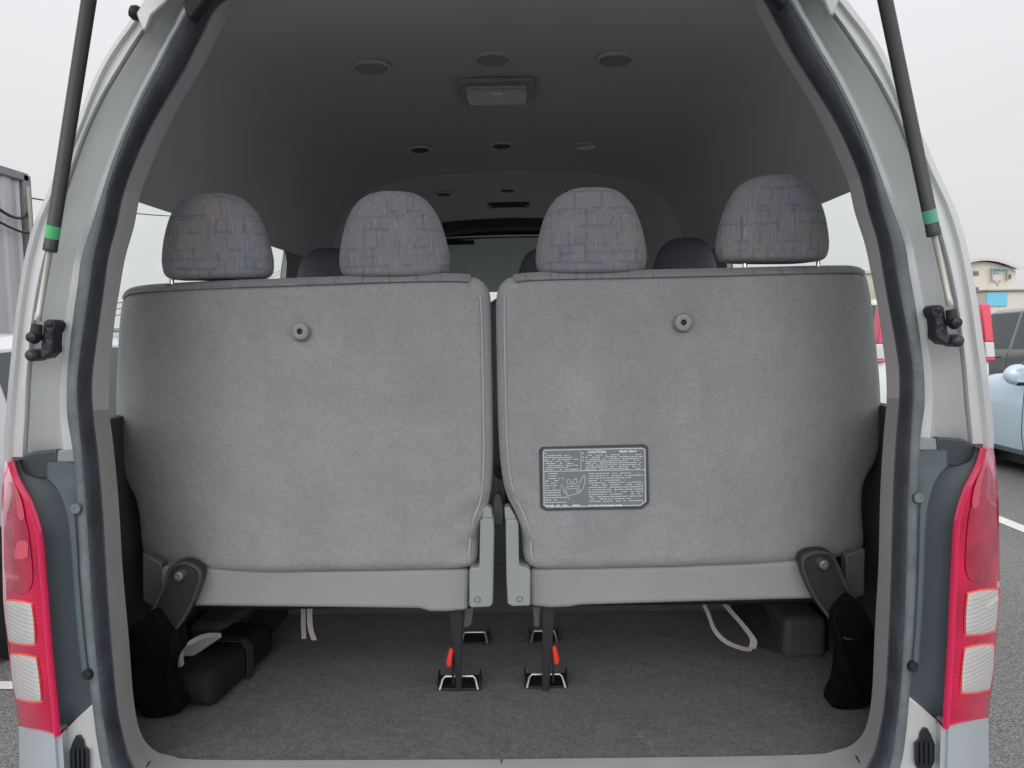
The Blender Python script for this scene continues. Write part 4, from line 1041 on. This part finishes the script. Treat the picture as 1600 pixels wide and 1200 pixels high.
# ================================================================== CARS
def car(name, label, cat, loc, L, W, H, pm, style='hatch', group='cars parked in the lot', clear=.2, tall_lamps=False):
    root = thing(name, loc, label, cat, group); off = Vector(loc); w2 = W/2
    if style == 'hatch':
        top = [(0, .42), (.012, .60), (.03, .66), (.10, .93), (.18, .985), (.36, 1.0), (.50, .985), (.58, .93), (.735, .66), (.80, .635), (.92, .56), (.975, .47), (1, .36)]
        cab = (.03, .735)
    elif style == 'minivan':
        top = [(0, .40), (.008, .55), (.02, .90), (.05, .985), (.2, 1.0), (.60, .99), (.68, .94), (.84, .62), (.90, .56), (.97, .46), (1, .33)]
        cab = (.01, .84)
    else:
        top = [(0, .42), (.012, .58), (.025, .64), (.07, .95), (.12, .985), (.35, 1.0), (.55, .985), (.62, .93), (.74, .66), (.80, .64), (.94, .57), (.985, .48), (1, .36)]
        cab = (.03, .74)
    beltz = lambda f: (.60 if style != 'minivan' else .56)*H*interp([(0, 1.05), (.5, 1.0), (.8, .96), (1, .9)], f)
    wf = lambda f: interp([(0, .88), (.03, .95), (.12, 1), (.85, 1), (.95, .95), (1, .84)], f)
    def sect(f):
        zt = interp(top, f)*H; bz = min(beltz(f), zt-.02); ww = w2*wf(f); zb = clear
        rise = max(0, zt-bz); wt = ww*.955-.27*rise
        return [Vector((0, f*L, zb)), Vector((ww*.86, f*L, zb)), Vector((ww*.97, f*L, zb+.07)), Vector((ww, f*L, zb+.22)), Vector((ww*1.0, f*L, lerp(zb, bz, .62))), Vector((ww*.985, f*L, bz-.05)), Vector((ww*.955, f*L, bz)),
                Vector((wt, f*L, max(bz, zt-.06))), Vector((wt-.09, f*L, zt-.008)), Vector((0, f*L, zt+.012))]
    fs = sorted(set([i/60 for i in range(61)]+[f for f, _ in top]))
    b = MB(); half = [sect(f) for f in fs]
    full = [h+[Vector((-p.x, p.y, p.z)) for p in h[-2:0:-1]] for h in half]
    b.loft([[p+off for p in r_] for r_ in full], closed_u=True); n = len(full[0])
    b.f.append(list(range(n))); b.f.append([len(b.v)-n+i for i in range(n)][::-1])
    b.build('body', pm, root, smooth=35)
    # side windows
    c0, c1 = cab
    spl = {'hatch': [(.09, .15), (.19, .36), (.38, .60), (.615, .675)], 'minivan': [(.04, .20), (.22, .44), (.46, .68), (.695, .76)], 'suv': [(.09, .20), (.22, .38), (.40, .625), (.635, .68)]}[style]
    for sx_ in (1, -1):
        for a_, b__ in spl:
            m = MB(); rows_ = []
            for i in range(9):
                f = lerp(a_, b__, i/8); s = sect(f); lo, hi = s[6], s[7]
                if hi.z-lo.z < .05: continue
                rows_.append([Vector((sx_*(lerp(lo.x, hi.x, v)+.004), f*L, lerp(lo.z, hi.z, v)))+off for v in (.06, .35, .65, .97)])
            m.loft(rows_); m.build('side_window', carglass, root)
    def topglass(fa, fb, nm):
        m = MB(); rr_ = []
        for i in range(9):
            f = lerp(fa, fb, i/8); s = sect(f); x = s[8].x; sl = (interp(top, f+.01)-interp(top, f-.01))*H/(.02*L); nn = Vector((0, -sl, 1)).normalized()*.006
            rr_.append([Vector((lerp(-x, x, k/8), f*L, s[8].z+.02*(1-(2*k/8-1)**2)))+nn+off for k in range(9)])
        m.loft(rr_); m.build(nm, carglass, root)
    cw = {'hatch': (.59, .725), 'minivan': (.69, .83), 'suv': (.63, .73)}[style]; topglass(cw[0], cw[1], 'windscreen')
    cr_ = {'hatch': (.037, .095), 'minivan': (.0095, .0195), 'suv': (.03, .065)}[style]; topglass(cr_[0], cr_[1], 'rear_window')
    # wheels
    r0_ = .31 if style == 'hatch' else .34
    for f in (.17, .85):
        for sx_ in (1, -1):
            c = off+Vector((sx_*(w2-.19), f*L, r0_))
            m = MB(); m.lathe([(r0_*1.16, .193), (r0_*1.14, .196), (0, .196)], c, (sx_, 0, 0), 28); m.build('wheel_arch', black, root)
            m = MB(); m.lathe([(r0_*.62, .20), (r0_*.9, .208), (r0_, .19), (r0_, .02), (r0_*.8, 0), (0, 0)], c, (sx_, 0, 0), 32); wh = m.build('wheel', rubber, root)
            m = MB(); m.lathe([(0, .200), (.04, .205), (.05, .198), (r0_*.5, .199), (r0_*.64, .207)], c, (sx_, 0, 0), 30); m.build('rim', rim_m, wh)
    # lamps, mirrors, door seams, handles, plate
    for sx_ in (1, -1):
        if tall_lamps:
            def lampseg(z0, z1, nm, mt, par):
                xx = lambda z, q: sx_*(w2*.90-.24*max(0, z/H-.55)-q)
                m = MB(); m.prism([off+Vector((xx(z0, .09), -.05, z0)), off+Vector((xx(z0, -.045), -.02, z0)), off+Vector((xx(z1, -.045), -.02, z1)), off+Vector((xx(z1, .09), -.05, z1))], (0, .20, 0))
                return m.build(nm, mt, par, bevel=.015, seg=3)
            lp = lampseg(H*.66, H*.935, 'tail_light', car_red, root)
            lampseg(H*.545, H*.658, 'clear_section', car_white, lp); lampseg(H*.52, H*.543, 'lower_reflector', car_red, lp)
        else:
            m = MB(); m.box(off+Vector((sx_*w2*.80, .03, H*.58)), (.24, .12, .16)); m.build('tail_light', car_red, root, bevel=.03, seg=3)
        m = MB(); m.box(off+Vector((sx_*w2*.76, L*.965, H*.455)), (.30, .22, .12)); m.build('headlight', car_white, root, bevel=.04, seg=3)
        fm = {'hatch': .625, 'minivan': .70, 'suv': .65}[style]; s = sect(fm); c = off+Vector((sx_*(s[6].x+.09), fm*L, s[6].z+.10))
        m = MB(); m.lathe([(0, -.045), (.06, -.04), (.085, -.01), (.09, .03), (.075, .05), (0, .052)], c, (0, 1, 0), 18)
        for v in m.v: v.x = c.x+(v.x-c.x)*1.5; v.z = c.z+(v.z-c.z)*1.1
        mi = m.build('door_mirror', pm, root); m = MB(); m.box(c+Vector((-sx_*.03, .0, -.075)), (.12, .08, .05)); m.build('mirror_stalk', black, mi, bevel=.015)
        for f in ({'hatch': (.37, .63), 'minivan': (.45, .69), 'suv': (.39, .64)}[style]):
            s = sect(f); pth = [off+Vector((sx_*(p.x+.0005), f*L, p.z)) for p in s[2:7]]; m = MB(); m.tube(pth, .004, 5); m.build('door_seam', black, root)
        for f in ({'hatch': (.215, .40), 'minivan': (.26, .48), 'suv': (.24, .42)}[style]):
            s = sect(f); m = MB(); m.box(off+Vector((sx_*(s[5].x+.014), f*L+.1, s[5].z-.03)), (.03, .15, .03)); m.build('door_handle', pm, root, bevel=.01)
    m = MB(); m.box(off+Vector((0, -.005, H*.38)), (.33, .02, .165)); m.build('number_plate', mat('plate_white', (.6, .6, .58), .5), root, bevel=.003)
    m = MB(); m.box(off+Vector((0, L/2, clear-.04)), (W*.8, L*.9, .12)); m.build('underbody', black, root)
    return root

car('parked_car', 'light blue hatchback parked to the right of the van', 'car', (4.74+.83, 4.32, 0), 4.2, 1.68, 1.50, paint('light_blue_paint', (.54, .67, .77), .1), 'hatch')
car('parked_car', 'white minivan with tall red rear lamps, beyond the light blue car', 'car', (5.63, 10.1, 0), 4.5, 1.70, 1.84, paint('white_paint', (.75, .76, .76)), 'minivan', tall_lamps=True)
car('parked_car', 'grey estate SUV parked behind the light blue car', 'car', (8.34, 9.7, 0), 4.4, 1.80, 1.70, paint('dark_grey_paint', (.16, .17, .18), .3), 'suv')
car('parked_car', 'white low car at the left edge, beside the van', 'car', (-3.20, 2.75, 0), 4.2, 1.74, 1.50, paint('white_paint_cool', (.70, .70, .76)), 'hatch')
car('parked_car', 'pale blue-grey car seen through the left rear window', 'car', (-5.6, 8.6, 0), 4.2, 1.72, 1.52, paint('pale_blue_grey_paint', (.30, .35, .38), .2), 'hatch')

# ================================================================== BOX TRUCK (left)
tr = thing('box_truck', (-7.1, 5.3, 0), 'grey corrugated box truck body with cables hanging on it, at the left edge', 'truck')
alu = mat('corrugated_aluminium', (.46, .47, .49), .5, .2, var=.06, vs=1.5, rvar=.1)
m = MB(); x_ = -6.0; ys_ = []; y = 2.6
cv = []
while y < 9.05:
    for dy, dx in ((0, 0), (.10, 0), (.13, -.03), (.23, -.03), (.26, 0)):
        cv.append((x_+dx, y+dy))
    y += .27
m.loft([[Vector((a_, b__, 1.32)) for a_, b__ in cv], [Vector((a_, b__, 3.42)) for a_, b__ in cv]])
m.box((-7.15, 5.9, 2.35), (2.1, 6.5, 2.1)); m.build('cargo_box', alu, tr, smooth=20)
m = MB(); m.box((-6.04, 9.17, 2.36), (.16, .14, 2.2)); m.box((-6.02, 5.85, 3.43), (.12, 6.7, .10)); m.build('box_edge', mat('edge_grey', (.22, .22, .24), .6, var=.2, vs=4), tr, bevel=.01)
m = MB(); m.box((-6.0, 5.85, 1.27), (.10, 6.7, .13)); m.build('box_sill', mat('rusty_sill', (.28, .22, .19), .8, var=.35, vs=5), tr)
m = MB(); m.box((-7.1, 5.9, .95), (1.2, 6.4, .22)); m.build('chassis', black, tr)
for f in (3.6, 8.0):
    for sx_ in (-1, 1):
        m = MB(); m.lathe([(.26, .24), (.40, .24), (.43, .2), (.43, .03), (.4, 0), (0, 0)], (-7.1+sx_*.72, f, .43), (sx_, 0, 0), 28); m.build('wheel', rubber, tr)
m = MB(); m.box((-5.97, 8.35, 3.18), (.06, .26, .26)); m.box((-5.97, 8.38, 2.95), (.05, .20, .14)); m.build('junction_box', mat('junction_box_plastic', (.45, .44, .43), .5), tr, bevel=.01)
def cable(pts, r, par, nm='cable', mt=black):
    m = MB(); m.tube(catmull(pts, 6), r, 6); return m.build(nm, mt, par)
cable([P(8, 298, 7.2*0+1)*1 if False else Vector((-5.92, 7.35, 3.02)), Vector((-5.92, 7.5, 2.7)), Vector((-5.92, 7.8, 2.35)), Vector((-5.92, 8.1, 2.0)), Vector((-5.92, 8.3, 1.5))], .013, tr)
cable([Vector((-5.92, 8.2, 3.1)), Vector((-5.92, 8.5, 2.98)), Vector((-5.92, 8.8, 2.9)), Vector((-5.92, 9.05, 2.95)), Vector((-5.92, 9.12, 3.2))], .018, tr)
cable([Vector((-5.92, 8.2, 2.92)), Vector((-5.92, 8.6, 2.8)), Vector((-5.92, 9.0, 2.74)), Vector((-5.92, 9.2, 2.8))], .015, tr)
cable([Vector((-5.90, 9.08, 3.3)), Vector((-5.90, 9.08, 2.8)), Vector((-5.90, 9.1, 1.4))], .022, tr, 'conduit', mat('conduit_beige', (.40, .37, .33), .6))

# ================================================================== BUILDINGS, POLES, WIRES
def atb(px, py, Y): return P(px, py, Y)
Yb = 62.0
cream = mat('cream_render', (.60, .56, .50), .85, var=.05, vs=.3)
wh_ = thing('warehouse', (atb(1565, 480, Yb).x, Yb+6, 0), 'cream warehouse with a curved roof and a grey frame on its gable, far right', 'building')
lx, rx = atb(1478, 450, Yb).x, atb(1586, 450, Yb).x; zt = atb(1530, 424, Yb).z; zm = atb(1530, 409, Yb).z
arc = [Vector((lerp(lx, rx, t/20), Yb, lerp(zt, zm, math.sin(math.pi*t/20)))) for t in range(21)]
m = MB(); m.prism([Vector((lx, Yb, 0))]+arc+[Vector((rx, Yb, 0))], (0, 14, 0)); m.build('wall', cream, wh_)
m = MB(); ext = [Vector((lx-1.2, Yb, zt-.45))]+arc+[Vector((rx+.9, Yb, zt-.1)), Vector((rx+1.3, Yb, zt+.15))]
m.loft([[p+Vector((0, -.5, .05)) for p in ext], [p+Vector((0, -.5, .3)) for p in ext], [p+Vector((0, 14, .3)) for p in ext]]); m.build('roof', mat('roof_sheet', (.55, .54, .52), .6), wh_)
def wr(x0, y0, x1, y1, nm, mt, d_=-.05):
    a_ = atb(x0, y0, Yb); b__ = atb(x1, y1, Yb); m = MB(); m.box(((a_.x+b__.x)/2, Yb+d_, (a_.z+b__.z)/2), (abs(b__.x-a_.x), .12, abs(a_.z-b__.z))); return m.build(nm, mt, wh_)
wg = mat('far_window_glass', (.14, .14, .16), .3); fgm = mat('frame_grey_blue', (.25, .30, .32), .6)
wr(1514, 424, 1528, 430, 'window', wg); wr(1518, 449, 1528, 455, 'window', wg); wr(1572, 429, 1575, 435, 'window', wg); wr(1576, 429, 1579, 435, 'window', wg)
wr(1553, 421, 1561, 427, 'window', mat('blue_window', (.22, .50, .62), .4))
wr(1545, 419, 1571, 421, 'gantry_frame', fgm, -.3); wr(1545, 421, 1547, 440, 'gantry_post', fgm, -.3); wr(1569, 421, 1571, 439, 'gantry_post', fgm, -.3)
pg = mat('worn_paint_mark', (.38, .35, .31), .8)
for q in ((1551, 438, 1556, 441), (1557, 442, 1559, 446), (1560, 438, 1563, 440)): wr(*q, 'wall_mark', pg, -.04)
wr(1525, 471, 1529, 474, 'wall_mark', mat('red_paint_mark', (.55, .10, .10), .7), -.04); wr(1530, 470, 1535, 472, 'wall_mark', mat('red_paint_mark', (.55, .10, .10), .7), -.04)
an = thing('annex_building', (atb(1620, 470, Yb).x, Yb+1, 0), 'low cream annex with a light blue shutter, in front of the curved-roof warehouse', 'building')
a_ = atb(1541, 453, Yb-3); b__ = atb(1720, 455, Yb-3); rx2 = atb(1541, 440, Yb-3).x
m = MB(); m.box(((rx2+b__.x)/2, Yb-.8, b__.z/2+.05), (b__.x-rx2, 5, b__.z+.1)); m.build('wall', cream, an)
p_, q_ = atb(1542, 457, Yb-3.35), atb(1573, 478, Yb-3.35); m = MB(); m.box(((p_.x+q_.x)/2, Yb-3.35, (p_.z+q_.z)/2), (q_.x-p_.x, .1, p_.z-q_.z)); m.build('shutter_door', mat('light_blue_shutter', (.16, .50, .70), .6), an)
m = MB(); m.box(((rx2+b__.x)/2, Yb-.9, atb(1600, 453, Yb-3).z), (b__.x-rx2+.3, 5.3, .12)); m.build('eave', mat('eave_grey', (.34, .32, .30), .7), an)
# long cream shed seen through the right rear window
sh = thing('shed', (atb(1400, 470, Yb+8).x, Yb+12, 0), 'long pale shed seen through the right rear window', 'building')
a_ = atb(1300, 428, Yb+8); b__ = atb(1470, 428, Yb+8); m = MB(); m.box(((a_.x+b__.x)/2, Yb+12, a_.z/2), (b__.x-a_.x, 8, a_.z)); m.build('wall', mat('pale_cream_wall', (.52, .50, .42), .85, var=.05, vs=.4), sh)
m = MB(); m.box(((a_.x+b__.x)/2, Yb+12, a_.z+.12), (b__.x-a_.x+.6, 8.6, .25)); m.build('roof', mat('shed_roof', (.5, .5, .48), .6), sh)
sb = thing('office_building', (-23, 42, 0), 'low grey-green building seen through the left rear window', 'building')
m = MB(); m.box((-23, 42, .85), (14, 8, 1.7)); m.build('wall', mat('grey_green_wall', (.30, .34, .31), .8, var=.08, vs=.6), sb)
m = MB(); m.box((-23, 42, 1.79), (14.6, 8.6, .16)); m.build('roof', mat('dull_roof', (.22, .25, .24), .7), sb)
for k in range(6):
    m = MB(); m.box((-28.5+k*2.2, 37.97, 1.1), (1.1, .1, .7)); m.build('window', wg, sb)
# dark car roofs cluster far right behind SUV: gravel truck load
dt = thing('parked_car', (16.5, 26, 0), 'small white pickup parked in front of the warehouse', 'car')
# (filled below)
bpy.data.objects.remove(dt)

# utility pole with crossarm + overhead cables on the left
up = thing('utility_pole', (-13.5, 44, 0), 'concrete utility pole with a crossarm seen through the left window', 'pole')
c = P(455, 418, 44.0); up.location.x = c.x
m = MB(); m.tube([Vector((c.x, 44, 0)), Vector((c.x, 44, c.z+.4))], [.16, .10], 12); m.build('post', mat('concrete_pole', (.33, .33, .32), .8), up)
m = MB(); m.box((c.x+.1, 44, c.z+.15), (1.3, .12, .12)); m.box((c.x+.1, 44, c.z-.15), (.7, .1, .1)); m.build('crossarm', mat('crossarm_steel', (.12, .13, .12), .6), up)
for k in (-.45, 0, .55):
    m = MB(); m.lathe([(.03, 0), (.06, .06), (.04, .12), (.06, .18), (.02, .22)], (c.x+k, 44, c.z+.2), (0, 0, 1), 10); m.build('insulator', mat('insulator_glaze', (.5, .5, .48), .3), up)
def wire(a_, b__, sag, r=.012, label=''):
    pts = [a_.lerp(b__, t/16)-Vector((0, 0, sag*math.sin(math.pi*t/16))) for t in range(17)]
    m = MB(); m.tube(pts, r, 6); o = m.build('overhead_cable', black); return tag(o, label, 'cable', 'overhead cables')
for (xa, ya, xb, yb, lb_) in ((150, 478, 460, 415, 'topmost overhead cable running to the utility pole'), (150, 488, 460, 419, 'middle overhead cable running to the utility pole'), (150, 498, 458, 426, 'lowest overhead cable running to the utility pole')):
    wire(P(xa, ya, 16.), P(xb, yb, 44.), .25, .010, lb_)
wire(P(-30, 296, 9.4), P(330, 338, 22.), .12, .012, 'single drooping cable from the box truck across the top of the left window')
